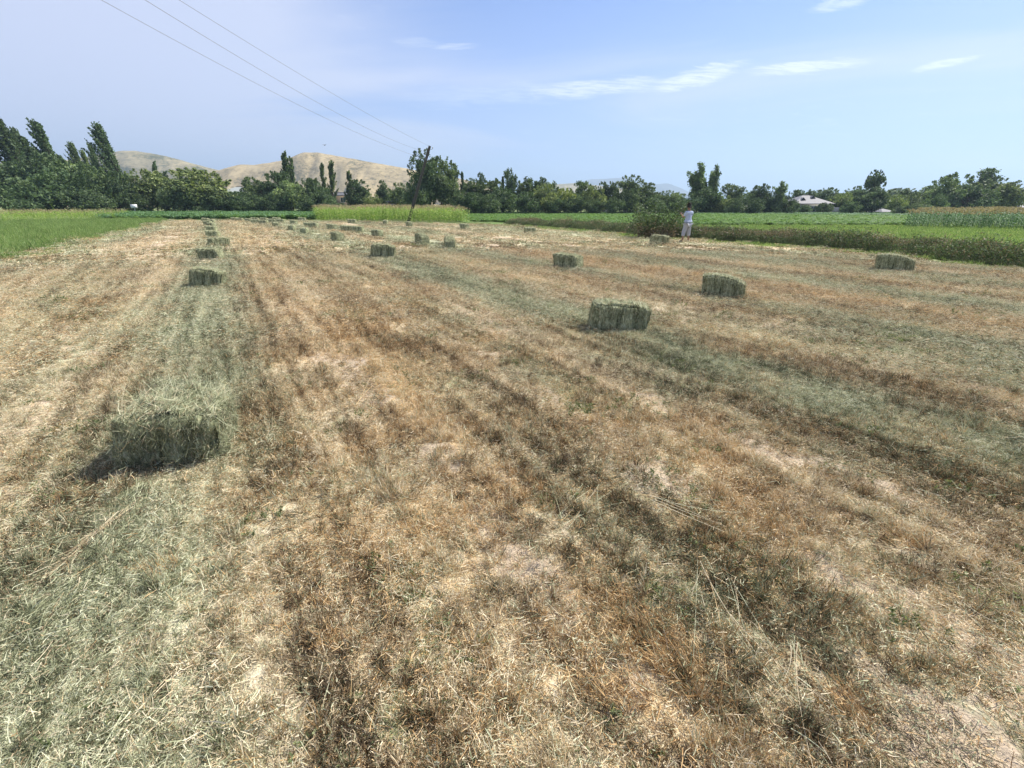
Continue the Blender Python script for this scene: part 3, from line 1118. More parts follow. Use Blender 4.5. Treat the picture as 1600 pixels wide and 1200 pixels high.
ROWG = 'hay bales lying along the left windrow'
MIDG = 'hay bales lying in the middle windrows'
RG = 'hay bales lying on the right side of the field'
SMALL = 'tiny distant hay bales near the far edge'
B = hay_bale
B(248, 741, 14, 'large shaggy-topped hay bale nearest the camera in the left windrow', 0.76, 'near', ROWG, 0.98, 2, 1.12)
B(317, 452, 8, 'grey-green hay bale with three bulging flakes, second nearest in the left windrow', 0.74, 'mid', ROWG, 1.0, 3)
B(325, 409, 3, 'hay bale just behind the three-flaked one in the left windrow', 0.76, 'mid', ROWG, 0.95)
B(334, 386, 48, 'hay bale in the left windrow turned sideways with its long sunlit side showing', 0.95, 'mid', ROWG, 0.85)
B(330, 372, 5, 'dark-fronted hay bale right behind the sideways one in the left windrow', 0.72, 'far', ROWG)
B(329, 363, 0, 'hay bale sixth from the camera in the left windrow', 0.66, 'far', ROWG)
B(328, 356, -20, 'hay bale seventh from the camera in the left windrow', 0.7, 'far', ROWG)
B(323, 352, 0, 'hay bale eighth from the camera in the left windrow', 0.75, 'far', ROWG)
B(329, 349.5, 0, 'hay bale ninth from the camera in the left windrow', 0.65, 'far', ROWG)
B(320, 347, 0, 'hay bale at the very end of the left windrow by the green crop', 0.8, 'far', ROWG)
B(597, 404, 2, 'upright-looking dark bale with a pale top lying alone between the middle rows', 0.92, 'mid', MIDG, 1.12, 0, 1.0, 0)
B(523, 376.5, -48, 'hay bale with dark end and striped sunny side, left of the pale-topped one', 0.9, 'mid', MIDG)
B(472, 366, -80, 'small dark bale with a ragged top, in front of its row', 0.95, 'far', MIDG)
B(453, 360, -82, 'small dark bale just up-row of the ragged-topped one', 0.9, 'far', MIDG)
B(428, 355.5, -60, 'small bale between the long double bales and the ragged pair', 0.7, 'far', MIDG)
B(657, 381, -52, 'hay bale with a black end and three pale bands on its side', 0.9, 'mid', MIDG)
B(701, 390, -80, 'dark bale with a bristly grey top, lowest of the middle right bales', 0.95, 'mid', MIDG, 1.05)
B(587, 370, -42, 'hay bale above the pale-topped one, beside the two touching bales', 0.85, 'far', MIDG)
B(541, 362, -12, 'left bale of two touching end to end in the middle of the field', 0.95, 'far', MIDG)
B(557, 363, -14, 'right bale of two touching end to end in the middle of the field', 0.95, 'far', MIDG)
B(516, 359, -38, 'bale with black end left of the two touching bales', 0.95, 'far', MIDG)
B(480, 355, -16, 'left bale of a touching pair below the corn patch corner', 0.75, 'far', MIDG)
B(489, 356, -18, 'right bale of a touching pair below the corn patch corner', 0.75, 'far', MIDG)
B(457, 351, -30, 'small solitary bale up-field of the pair near the corn corner', 0.75, 'far', MIDG)
B(437, 349, -10, 'small flat bale in the farther middle row beside a pale gap', 0.95, 'far', MIDG)
B(410, 351, -15, 'long low bale with a pale right end in the far left middle row', 1.0, 'far', MIDG)
for (px, py, yw, lb) in ((424, 347.8, 0, 'tiny dark bale just left of the small flat bale, below the dull green crop'), (398, 349, 10, 'tiny bale almost touching the left end of the long low bale'),
                         (386, 347, -30, 'tiny dark bale second from the left end of the distant middle row'), (373, 345.6, 0, 'tiny dark bale third from the left end of the distant middle row'),
                         (366, 345, 0, 'tiniest dark bale at the left end of the distant middle row'), (411, 345.5, -8, 'tiny flat bale straight above the long low bale at the far edge'),
                         (397, 345.3, 0, 'tiny bale on the far edge above and left of the long low bale'), (431, 344.8, 0, 'tiny bale on the far edge above the small flat bale'),
                         (471, 345, 0, 'tiny dark bale on the far edge left of the corn patch corner'), (549, 348.5, 0, 'tiny bale lying in the shade line right under the corn patch')):
    B(px, py, yw, lb, 0.95, 'far', SMALL, 0.9)
B(601, 351, -85, 'little square-ended bale just below the corn patch', 0.9, 'far', MIDG)
B(638, 354, -60, 'small bale below the corn right of the square-ended one', 0.85, 'far', MIDG)
B(725, 358.5, -50, 'small dark bale below the right end of the corn patch', 0.85, 'far', RG)
B(828, 364, 0, 'flat dark bale lying alone near the start of the weedy bank', 0.9, 'far', RG, 0.9)
B(890, 421, -40, 'round-shouldered dark bale with two pale bands at its right end', 0.95, 'mid', RG, 1.0)
B(970, 520, -2, 'large dark green bale with a frosted top, biggest on the right half', 0.97, 'mid', RG, 1.02, 0, 1.0)
B(1140, 469, -24, 'dark bale with a grey right end lying behind and right of the biggest one', 0.92, 'mid', RG, 0.95)
B(1034, 383, -34, 'hay bale lying on the field in front of the brush heap beside the man', 0.95, 'mid', RG, 0.95)
B(1412, 427, -30, 'dark rectangular bale before the weedy bank at the far right', 0.98, 'mid', RG, 0.95)


# ------------------------------------------------------------------ heaps of loose hay beside the nearest bale
def hay_heap(name, segs, n, wid, hgt, lrange, w, m, bias=0.45):
    """segs: list of (px,py) along the heap; straws lie roughly along it"""
    pts = np.array([at(*p) for p in segs])
    seg = pts[1:] - pts[:-1]
    Ls = np.linalg.norm(seg, axis=1)
    k = rng.choice(len(seg), n, p=Ls / Ls.sum())
    t = rng.random(n)
    c = pts[k] + seg[k] * t[:, None]
    d = seg[k] / Ls[k, None]
    nr = np.stack([d[:, 1], -d[:, 0]], 1)
    off = rng.normal(size=n) * wid
    P2 = c + nr * off[:, None]
    h = hgt * np.exp(-(off / wid) ** 2 * 0.7) * rng.random(n)
    P = np.stack([P2[:, 0], P2[:, 1], ground_z(P2[:, 0], P2[:, 1]) + 0.012 + h], 1)
    a = np.arctan2(d[:, 1], d[:, 0]) + rng.normal(size=n) * bias
    D = np.stack([np.cos(a), np.sin(a), rng.normal(size=n) * 0.15], 1)
    L = lrange[0] + (lrange[1] - lrange[0]) * rng.random(n) ** 1.5
    P = P - D * (L * 0.5)[:, None]
    bend = rng.normal(size=(n, 3)) * (L * 0.16)[:, None]
    bend[:, 2] *= 0.3
    V, Fc, v = ribbons(P, D, L, w * (0.6 + rng.random(n)), bend, 3, None, 0.5)
    V[:, 2] = np.maximum(V[:, 2], 0.0)
    return tag(link(name, make_mesh(name, V, Fc, m, v)), kind='stuff')


M_STRAWY = straw_material('mat_pale_straw', hay_const=(0.10, 0.02))
M_FRESH = straw_material('mat_fresh_hay', hay_const=(0.93, 0.02))
hay_heap('loose_hay', [(310, 640), (338, 660), (350, 720)], 4200, 0.055, 0.17, (0.03, 0.15), 0.0025, M_FRESH, 1.0)
hay_heap('loose_hay', [(240, 610), (330, 615)], 2600, 0.10, 0.12, (0.03, 0.15), 0.0025, M_FRESH, 1.3)
hay_heap('loose_hay', [(225, 770), (170, 850), (110, 930), (50, 990)], 5200, 0.095, 0.045, (0.04, 0.22), 0.0022, M_FRESH, 0.35)
hay_heap('loose_hay', [(235, 770), (210, 880), (120, 1000), (0, 1110)], 2600, 0.11, 0.025, (0.03, 0.2), 0.0022, M_FRESH, 0.6)
hay_heap('loose_hay', [(110, 890), (40, 1010), (-60, 1100)], 2000, 0.14, 0.02, (0.03, 0.17), 0.0022, M_FRESH, 0.7)
hay_heap('loose_hay', [(190, 820), (150, 850), (90, 905)], 420, 0.018, 0.05, (0.12, 0.34), 0.0028, M_STRAWY, 0.10)

# ------------------------------------------------------------------ weedy bank along the right edge of the field
bank_line = [np.array(at(px, py)) for px, py in [(1600, 420), (1500, 409), (1400, 397), (1250, 384), (1090, 374), (1000, 368), (900, 358), (850, 354), (790, 349)]]
bank_line = [np.array([21.5, 3.0]), np.array([18.2, 9.5])] + bank_line


def resample(pts, step):
    out = []
    for a, b in zip(pts[:-1], pts[1:]):
        k = max(1, int(np.linalg.norm(b - a) / step))
        for i in range(k):
            out.append(a + (b - a) * i / k)
    out.append(pts[-1])
    return np.array(out)


BL_ = resample(bank_line, 0.35)
BT = np.gradient(BL_, axis=0)
BT /= np.linalg.norm(BT, axis=1, keepdims=True)
BN = np.stack([BT[:, 1], -BT[:, 0]], 1)          # points away from the field
if (BN[10] @ np.array([1.0, 0.3])) < 0:
    BN = -BN


def bank_profile(s, i):
    """height of the bank at s metres behind its foot"""
    taper = 1 - 0.55 * sstep(0.55, 1.0, i / len(BL_))
    return taper * (0.26 * sstep(0.0, 1.15, s) * (1 - sstep(1.5, 2.7, s)) + 0.02)


def build_bank():
    ss = np.linspace(-0.1, 2.9, 16)
    V = []
    for i, p in enumerate(BL_):
        for s in ss:
            q = p + BN[i] * s
            z = bank_profile(s, i) * (0.75 + 0.5 * float(fbm(q[0] * 0.8, q[1] * 0.8, 91))) + (float(fbm(q[0] * 4, q[1] * 4, 92)) - 0.5) * 0.12
            if s < 0 or s > 2.8:
                z = -0.12
            V.append((q[0], q[1], z))
    k = len(ss)
    Fc = [(i * k + j, i * k + j + 1, (i + 1) * k + j + 1, (i + 1) * k + j) for i in range(len(BL_) - 1) for j in range(k - 1)]
    m = sheet_material('mat_bank_earth', (0.07, 0.09, 0.035), (0.17, 0.18, 0.08), 7.0)
    tag(link('earth_bank', make_mesh('earth_bank', V, Fc, m, smooth=True)), kind='structure')


build_bank()


def weed_mesh(i, h=0.34, R=0.24, n=230, size=0.035, brown=0.25):
    parts = []
    stems = 11
    P = blob_positions(stems, R * 0.6)
    D = np.stack([rng.normal(size=stems) * 0.5, rng.normal(size=stems) * 0.5, np.ones(stems)], 1)
    L = h * (0.6 + 0.6 * rng.random(stems))
    parts.append(ribbons(P, D, L, np.full(stems, 0.008), rng.normal(size=(stems, 3)) * 0.05, 3, None, 0.4, np.full(stems, 0.8)))
    k = rng.integers(0, stems, n)
    t = rng.random(n) ** 0.7
    Dn = D / np.linalg.norm(D, axis=1, keepdims=True)
    Q = P[k] + Dn[k] * (L[k] * t)[:, None] + rng.normal(size=(n, 3)) * np.array([R * 0.33, R * 0.33, h * 0.12])
    Q[:, 2] = np.abs(Q[:, 2])
    v = np.where(rng.random(n) < brown * (0.3 + 1.4 * t), 0.78 + 0.22 * rng.random(n), 0.7 * rng.random(n))
    DD = rng.normal(size=(n, 3))
    parts.append(ribbons(Q, DD, size * (0.7 + 0.8 * rng.random(n)), size * 0.6 * (0.6 + 0.8 * rng.random(n)), rng.normal(size=(n, 3)) * 0.006, 1, None, 0.5, v))
    V, Fc, vv, m = join(parts)
    return make_mesh('weed_%d' % i, V, Fc, M_WEED, vv)


WEED = [weed_mesh(i, brown=b) for i, b in enumerate((0.03, 0.05, 0.1, 0.3, 0.5))]


def bank_weeds():
    n = 17000
    i = rng.integers(0, len(BL_), n)
    s = np.where(rng.random(n) < 0.5, rng.random(n) * 1.3 - 0.15, rng.random(n) * 2.7 - 0.1)
    p = BL_[i] + BN[i] * s[:, None] + BT[i] * (rng.random(n) - 0.5)[:, None] * 0.4
    z = bank_profile(s, i) * 0.9
    brownish = sstep(0.45, 0.7, fbm(p[:, 0] * 0.5, p[:, 1] * 0.5, 77)) * sstep(0.2, 0.7, s) * (1 - sstep(1.6, 2.2, s))
    idx = np.where(rng.random(n) < brownish, rng.integers(3, 5, n), rng.integers(0, 3, n))
    sc = (0.5 + 0.8 * rng.random(n) ** 1.5) * (0.38 + 0.80 * fbm(p[:, 0] * 0.9, p[:, 1] * 0.9, 78)) * (1 - 0.35 * sstep(1.6, 2.6, s)) * np.where(s < 0.1, 0.55, 1)
    big = (rng.random(n) < 0.06) & (s > 0.3) & (s < 1.9)
    sc = np.where(big, sc * 1.5 + 0.1, sc)
    rot = np.stack([rng.normal(size=n) * 0.2, rng.normal(size=n) * 0.2, rng.random(n) * 6.28], 1)
    scatter('bank_weeds', np.stack([p[:, 0], p[:, 1], z], 1), WEED, rot, sc, None, idx)


bank_weeds()


# ------------------------------------------------------------------ grass and crops
def grass_mesh(i, h=0.34, R=0.22, n=75, w=0.010, m=None, vmin=0.0, vmax=1.0):
    P = blob_positions(n, R)
    D = np.stack([rng.normal(size=n) * 0.3, rng.normal(size=n) * 0.3, np.ones(n)], 1)
    L = h * (0.5 + 0.7 * rng.random(n))
    a = rng.random(n) * 6.28
    bend = np.stack([np.cos(a), np.sin(a), -0.6 * np.ones(n)], 1) * (L * 0.35 * rng.random(n))[:, None]
    V, Fc, v = ribbons(P, D, L, w * (0.7 + 0.6 * rng.random(n)), bend, 3, None, 0.25, vmin + (vmax - vmin) * rng.random(n))
    return make_mesh('grass_%d' % i, V, Fc, m or M_GRASS, v)


GRASS = [grass_mesh(i) for i in range(4)]
SHORT = [grass_mesh(10 + i, 0.10, 0.3, 110, 0.012) for i in range(3)]


def crop_mesh(i, h=0.5, R=0.28, n=70, size=0.13, m=None):
    P = blob_positions(n, R * 0.5)
    P[:, 2] = h * (0.15 + 0.75 * rng.random(n))
    a = rng.random(n) * 6.28
    D = np.stack([np.cos(a), np.sin(a), rng.normal(size=n) * 0.5 + 0.4], 1)
    L = size * (0.7 + 0.7 * rng.random(n))
    P[:, :2] += D[:, :2] * (R * 0.5 * rng.random(n))[:, None]
    bend = np.stack([np.cos(a), np.sin(a), -1.2 * np.ones(n)], 1) * (L * 0.3)[:, None]
    side = np.stack([-np.sin(a), np.cos(a), rng.normal(size=n) * 0.3], 1)
    V, Fc, v = ribbons(P, D, L, size * 0.62 * (0.7 + 0.5 * rng.random(n)), bend, 2, side, 0.35)
    return make_mesh('crop_%d' % i, V, Fc, m or M_CROP, v)


CROP = [crop_mesh(i) for i in range(4)]
CROPD = [crop_mesh(10 + i, 0.6, 0.3, 60, 0.15, M_CROPDARK) for i in range(3)]


def corn_mesh(i, h=1.7, tassel=True, dense=10, wl=0.075, tk=1.0, lm=None):
    parts = []
    V, Fc, v = tube([(0, 0, 0), (0.01, 0, h * 0.5), (0.0, 0.02, h * 0.93)], [0.014, 0.011, 0.006], 3)
    parts.append((V, Fc, np.full(len(V), 0.35), 0))
    P = np.zeros((dense, 3))
    P[:, 2] = h * np.linspace(0.10, 0.86, dense)
    a = np.arange(dense) * math.pi + rng.normal(size=dense) * 0.5 + rng.random() * 6
    D = np.stack([np.cos(a) * 0.75, np.sin(a) * 0.75, np.ones(dense)], 1)
    L = 0.30 * h * (0.8 + 0.4 * rng.random(dense))
    bend = np.stack([np.cos(a) * 0.3, np.sin(a) * 0.3, -1.0 * np.ones(dense)], 1) * (L * (0.5 + 0.5 * rng.random(dense)))[:, None]
    q = ribbons(P, D, L, np.full(dense, wl), bend, 4, np.stack([-np.sin(a), np.cos(a), np.zeros(dense)], 1), 0.12, 0.2 + 0.8 * rng.random(dense))
    parts.append((*q, 0))
    if tassel:
        n = 9
        P = np.zeros((n, 3))
        P[:, 2] = h * 0.93
        P[:, 1] = 0.02
        a = rng.random(n) * 6.28
        D = np.stack([np.cos(a) * 0.45, np.sin(a) * 0.45, np.ones(n)], 1)
        q = ribbons(P, D, 0.14 * h * (0.7 + 0.5 * rng.random(n)), np.full(n, 0.022 * tk), np.stack([np.cos(a), np.sin(a), -0.6 * np.ones(n)], 1) * 0.05, 2, None, 0.5)
        parts.append((*q, 1))
    V, Fc, v, mm = join(parts)
    return make_mesh('corn_%d' % i, V, Fc, [lm or M_CORN, M_TASSEL], v, mm)


CORN = [corn_mesh(i) for i in range(5)]
CORN_R = [corn_mesh(10 + i, 1.45, True, 11, 0.07, 2.2, M_CROPDARK) for i in range(4)]


def fill(poly, n):
    poly = np.array(poly)
    lo, hi = poly.min(0), poly.max(0)
    P = lo + (hi - lo) * rng.random((n, 2))
    return P[inside(poly, P[:, 0], P[:, 1])]


def plant(name, P, protos, smin, smax, sz=1.0, tilt=0.08, z=-0.04):
    n = len(P)
    s = smin + (smax - smin) * rng.random(n)
    rot = np.stack([rng.normal(size=n) * tilt, rng.normal(size=n) * tilt, rng.random(n) * 6.28], 1)
    patch = 0.8 + 0.4 * fbm(P[:, 0] * 0.35, P[:, 1] * 0.35, 55)
    return scatter(name, np.stack([P[:, 0], P[:, 1], np.full(n, z)], 1), protos, rot, np.stack([s, s, s * sz * patch], 1))


# grass verge on the left
le = [at(*p) for p in [(262, 344.5), (230, 350), (120, 375), (0, 405)]]
lv = le[-1] + (le[-1] - le[-2]) * 0.8
LP = le + [lv, lv + np.array([-9, 3]), np.array([-62, 44]), np.array(at(180, 343)), np.array(at(200, 342))]
gp = fill(LP, 15000)
plant('tall_grass', gp, GRASS, 0.7, 1.35, 1.0, 0.18)
# ragged green fringe at the far and left edge of the stubble
fr = []
for a, b in zip((EDGE + LEDGE)[:-1], (EDGE + LEDGE)[1:]):
    k = int(np.linalg.norm(b - a) * 9)
    t = rng.random(k)
    q = a + (b - a) * t[:, None] + rng.normal(size=(k, 2)) * 0.5
    fr.append(q)
fr = np.concatenate(fr)
plant('short_grass', fr, SHORT, 0.6, 1.2, 1.0, 0.15, 0.0)
# corn-like row and green crops along the left and the far side
plant('corn_plants', fill([at(-60, 352), at(180, 344), at(205, 336), at(-120, 337)], 3600), CORN, 0.6, 0.85, 0.82)
plant('leafy_crop', fill([at(160, 344), at(262, 343.2), at(492, 343.2), at(492, 334), at(140, 334)], 15000), CROPD + CROP[:2], 1.0, 1.6, 0.8)
plant('corn_plants', fill([at(490, 344.2), at(735, 347.4), at(690, 337), at(505, 335.5)], 6500), CORN, 0.8, 1.1, 0.92)
# right of the corn: bright crop, turf and a dull taller crop
sheet('green_field', [at(735, 348), at(800, 350.5), at(900, 357), at(1000, 364), at(1250, 374), at(1600, 396), np.array([60, 14]), np.array([160, 100]), at(1800, 334), at(640, 334), at(690, 340)], -0.055, M_TURF)
tp = fill([at(880, 352), at(1000, 358), at(1250, 372), at(1600, 400), np.array([42, 22]), at(1700, 346), at(1300, 350), at(1050, 349)], 16000)
plant('short_grass', tp, SHORT, 0.8, 1.5, 1.0, 0.15, -0.055)
mid_crop = [at(735, 345.5), at(800, 347.5), at(960, 351.5), at(1150, 352), at(1420, 352), at(1420, 338.5), at(1200, 335.5), at(720, 334.5)]
mc = fill(mid_crop, 30000)
rowpos = np.round((mc[:, 1] * 0.96 - mc[:, 0] * 0.28) / 0.9)
jit = (mc[:, 1] * 0.96 - mc[:, 0] * 0.28) / 0.9 - rowpos
mc = mc[np.abs(jit) < 0.30]
plant('leafy_crop', mc, CROP, 0.8, 1.3, 0.55)
plant('leafy_crop', fill([at(700, 335.6), at(1200, 336.2), at(1440, 339), at(1440, 334), at(700, 333.0)], 8000), CROPD, 1.0, 1.5, 0.5)
plant('corn_plants', fill([at(1412, 354.5), at(1600, 359), at(1760, 364), at(1740, 340), at(1440, 339)], 9000), CORN_R, 0.75, 1.0)
# ------------------------------------------------------------------ hills
def hill_material(name, c1, c2, scrub, sc=0.01, rows=True):
    m, n = mat(name)
    pos = n.n('ShaderNodeNewGeometry').outputs['Position']
    a = n.noise(n.mapping(pos, (1, 1, 2.2)), sc, 6, 0.6, 0.4)
    b = n.noise(n.mapping(pos, (1.0, 1.0, 2.0)), sc * 6, 6, 0.68, 1.2)
    c = n.noise(pos, sc * 22, 4, 0.7)
    f = n.math('ADD', n.math('MULTIPLY', n.math('SUBTRACT', a, 0.5), 2.2), n.math('MULTIPLY', n.math('SUBTRACT', b, 0.5), 3.0))
    col = n.mix(n.math('ADD', f, 0.45, clamp=True), c1, c2)
    sf = n.smooth(n.math('ADD', n.math('ADD', a, n.math('MULTIPLY', n.math('SUBTRACT', c, 0.5), 0.9)), n.math('MULTIPLY', n.math('SUBTRACT', b, 0.5), 0.5)), 0.53, 0.66)
    col = n.mix(n.math('MULTIPLY', sf, 0.75), col, scrub)
    finish(n, col, 0.95, 0, spec=0.02)
    return m


def hill(name, R, prof, front, back, m, seed, gully=0.12, nx=260, ny=60):
    X = []
    Z = []
    for px, py in prof:
        x, z = at_y(px, py, R)
        X.append(x)
        Z.append(z)
    xs = np.linspace(X[0], X[-1], nx)
    H = np.interp(xs, X, Z)
    k = np.ones(5) / 5
    H = np.convolve(np.pad(H, 2, 'edge'), k, 'valid')
    s = np.linspace(0, 1, ny)
    V = np.zeros((ny, nx, 3))
    for j, t in enumerate(s):
        y = R - front + (front + back) * t
        tc = front / (front + back)
        g = sstep(0, 1, t / tc) ** 0.8 if t <= tc else 1 - 0.6 * sstep(tc, 1, t)
        yy = np.full(nx, y)
        u = xs / (R * 0.055)
        gl = np.abs(fbm(u + 0.25 * yy / (R * 0.08), yy / (R * 0.16), seed, 5) - 0.5) * 2
        f2 = fbm(xs / (R * 0.016), yy / (R * 0.016), seed + 3, 4) - 0.5
        h = H * g * (1 - gully * (1 - gl) * 4 * g * (1 - g) * 1.6) + H * f2 * 0.22 * 4 * g * (1 - g) + np.where(np.abs(t - tc) < 0.5, f2 * H * 0.02, 0)
        V[j, :, 0] = xs
        V[j, :, 1] = y
        V[j, :, 2] = np.maximum(h, -0.2) - (0.5 if t == 0 else 0)
    i = np.arange(nx * ny).reshape(ny, nx)
    Fc = np.stack([i[:-1, :-1], i[:-1, 1:], i[1:, 1:], i[1:, :-1]], -1).reshape(-1, 4)
    return tag(link(name, make_mesh(name, V.reshape(-1, 3), Fc, m, smooth=True)), kind='structure')


M_HILL1 = hill_material('mat_dry_hill', (0.46, 0.37, 0.215), (0.20, 0.155, 0.085), (0.10, 0.10, 0.055), 0.014)
M_HILL2 = hill_material('mat_terraced_hill', (0.38, 0.32, 0.19), (0.13, 0.125, 0.07), (0.07, 0.085, 0.045), 0.016)
M_MOUNT = hill_material('mat_far_mountain', (0.15, 0.15, 0.15), (0.09, 0.10, 0.10), (0.06, 0.07, 0.07), 0.003)
hill('hill', 1150, [(-160, 262), (-20, 255), (110, 250), (165, 240), (192, 236), (215, 236), (245, 241), (270, 246), (295, 254), (330, 263), (380, 274), (440, 292), (520, 322)], 420, 260, M_HILL2, 5, 1.7)
hill('hill', 900, [(120, 322), (210, 298), (290, 279), (330, 271), (352, 264), (378, 257), (395, 258), (420, 255), (448, 250), (462, 244), (474, 239), (492, 238), (520, 242), (545, 247), (600, 257), (650, 266), (700, 275), (750, 286), (800, 300), (850, 322)], 420, 240, M_HILL1, 9, 1.5)
hill('hill', 2000, [(800, 318), (845, 296), (868, 288), (900, 286), (940, 291), (1010, 299), (1080, 320)], 500, 400, M_HILL2, 12, 0.2, 120, 30)
hill('mountain', 4700, [(830, 322), (880, 296), (905, 285), (922, 280), (945, 279.5), (972, 277.5), (985, 281), (1002, 284), (1022, 288), (1042, 286.5), (1056, 292), (1072, 300), (1095, 306), (1120, 322)], 1300, 900, M_MOUNT, 15, 0.5, 160, 50)


# ------------------------------------------------------------------ trees
def leaf_cloud(P, size, v=None, up=0.0):
    n = len(P)
    D = rng.normal(size=(n, 3))
    D[:, 2] += up
    L = size * (0.6 + 0.8 * rng.random(n))
    D /= np.linalg.norm(D, axis=1, keepdims=True)
    return ribbons(P - D * (L * 0.5)[:, None], D, L, L * (0.45 + 0.35 * rng.random(n)), rng.normal(size=(n, 3)) * size * 0.1, 1, None, 0.6, v)


def branches(starts, ends, r0, r1, k=4):
    parts = []
    for a, b in zip(starts, ends):
        mid = (a + b) / 2 + rng.normal(size=3) * 0.04 * np.linalg.norm(b - a)
        parts.append(tube([a, mid, b], [r0, (r0 + r1) / 2, r1], k))
    return parts


def crown_round(i, h=10.0, w=8.0, low=0.12, nb=30, per=260, size=0.34, rad=(0.13, 0.24), squash=1.0, topn=6):
    """uneven crown of many leaf clusters"""
    rz = h * (1 - low) / 2
    zc = h * low + rz
    tr = [tube([(0, 0, -0.1), (0.05, 0, h * 0.3), (0.1, 0.05, h * 0.7)], [w * 0.03, w * 0.022, w * 0.008], 7)]
    S, T, parts = [], [], []
    k = 0
    while k < nb:
        q = rng.normal(size=3)
        q /= np.linalg.norm(q)
        rr = 0.35 + 0.65 * rng.random() ** 0.5
        c = np.array([q[0] * rr * w * 0.40, q[1] * rr * w * 0.40, zc + q[2] * rr * rz * 0.80])
        r = (rad[0] + (rad[1] - rad[0]) * rng.random()) * w * (1.15 if q[2] < 0 else 0.9)
        n = int(per * (0.7 + 0.6 * rng.random()))
        d = rng.normal(size=(n, 3))
        d /= np.linalg.norm(d, axis=1, keepdims=True)
        P = c + d * (r * (0.45 + 0.6 * rng.random(n) ** 0.6))[:, None] * np.array([1, 1, 0.85 * squash])
        P[:, 2] = np.maximum(P[:, 2], 0.05)
        tone = rng.normal() * 0.16
        parts.append(leaf_cloud(P, size, np.clip(0.45 + tone + rng.normal(size=n) * 0.22, 0, 1)))
        S.append(np.array([0.05, 0, h * (low + 0.15 + 0.3 * rng.random())]))
        T.append(c)
        k += 1
    # twiggy tips that break the outline
    for _ in range(topn * 5):
        a = rng.random() * 6.28
        e = rng.random() ** 0.6 * 1.35
        c = np.array([math.cos(a) * math.cos(e) * w * 0.46, math.sin(a) * math.cos(e) * w * 0.46, zc + math.sin(e) * rz * 0.97])
        n = 34
        t = rng.random(n)
        dirn = np.array([math.cos(a) * math.cos(e) * 0.6, math.sin(a) * math.cos(e) * 0.6, 0.8])
        P = c + dirn * (t * w * 0.11)[:, None] + rng.normal(size=(n, 3)) * (w * 0.022 * (1.2 - t))[:, None]
        parts.append(leaf_cloud(P, size * 0.85, np.clip(0.5 + rng.normal(size=n) * 0.2, 0, 1)))
    tr += branches(S, T, w * 0.012, w * 0.003)
    V, Fc, v, m = join(parts)
    Vt, Ft, vt, mt = join(tr)
    return make_mesh('crown_round_%d' % i, V, Fc, M_TREE, v), make_mesh('trunk_round_%d' % i, Vt, Ft, M_BARK), h, w


def crown_poplar(i, h=20.0, w=4.2, nb=78, per=95, size=0.5, wind=0.0, gap=0.0, start=0.07, ang=0.36):
    tr = [tube([(0, 0, -0.2), (0, 0.05, h * 0.5), (-wind * 0.3, 0, h * 0.93)], [h * 0.016, h * 0.010, h * 0.002], 7)]
    parts, S, T = [], [], []
    for k in range(nb):
        t = start + (0.95 - start) * (k + rng.random()) / nb
        if rng.random() < gap:
            continue
        a = rng.random() * 6.28
        prof = min(1.0, 0.45 + t * 3.0) * (1 - max(0.0, t - 0.25) / 0.75) ** 0.55 + 0.06
        out = w * 0.5 * prof * (0.45 + 0.65 * rng.random())
        up = out / math.tan(ang + 0.12 * rng.random()) * 0.75 + 0.06 * h
        s = np.array([0, 0, h * t * 0.92])
        e = s + np.array([math.cos(a) * out - wind * up * 0.55, math.sin(a) * out, up])
        lim = h * (0.93 + 0.08 * rng.random())
        if e[2] > lim:
            q = max(0.25, (lim - s[2]) / (e[2] - s[2]))
            e = s + (e - s) * q
        n = int(per * (0.6 + 0.6 * rng.random()))
        u = 0.25 + 0.75 * rng.random(n)
        rad = (w * 0.062) * (1.3 - 1.05 * u)
        d = rng.normal(size=(n, 3))
        P = s + (e - s) * u[:, None] + d * rad[:, None] * np.array([1, 1, 1.3])
        P[:, 2] = np.maximum(P[:, 2], 0.1)
        tone = rng.normal() * 0.13
        parts.append(leaf_cloud(P, size, np.clip(0.42 + tone + rng.normal(size=n) * 0.2, 0, 1), 0.6))
        S.append(s)
        T.append(e)
    tr += branches(S, T, h * 0.0035, h * 0.0008, 3)
    V, Fc, v, m = join(parts)
    Vt, Ft, vt, mt = join(tr)
    return make_mesh('crown_poplar_%d' % i, V, Fc, M_TREE, v), make_mesh('trunk_poplar_%d' % i, Vt, Ft, M_BARK), h, w


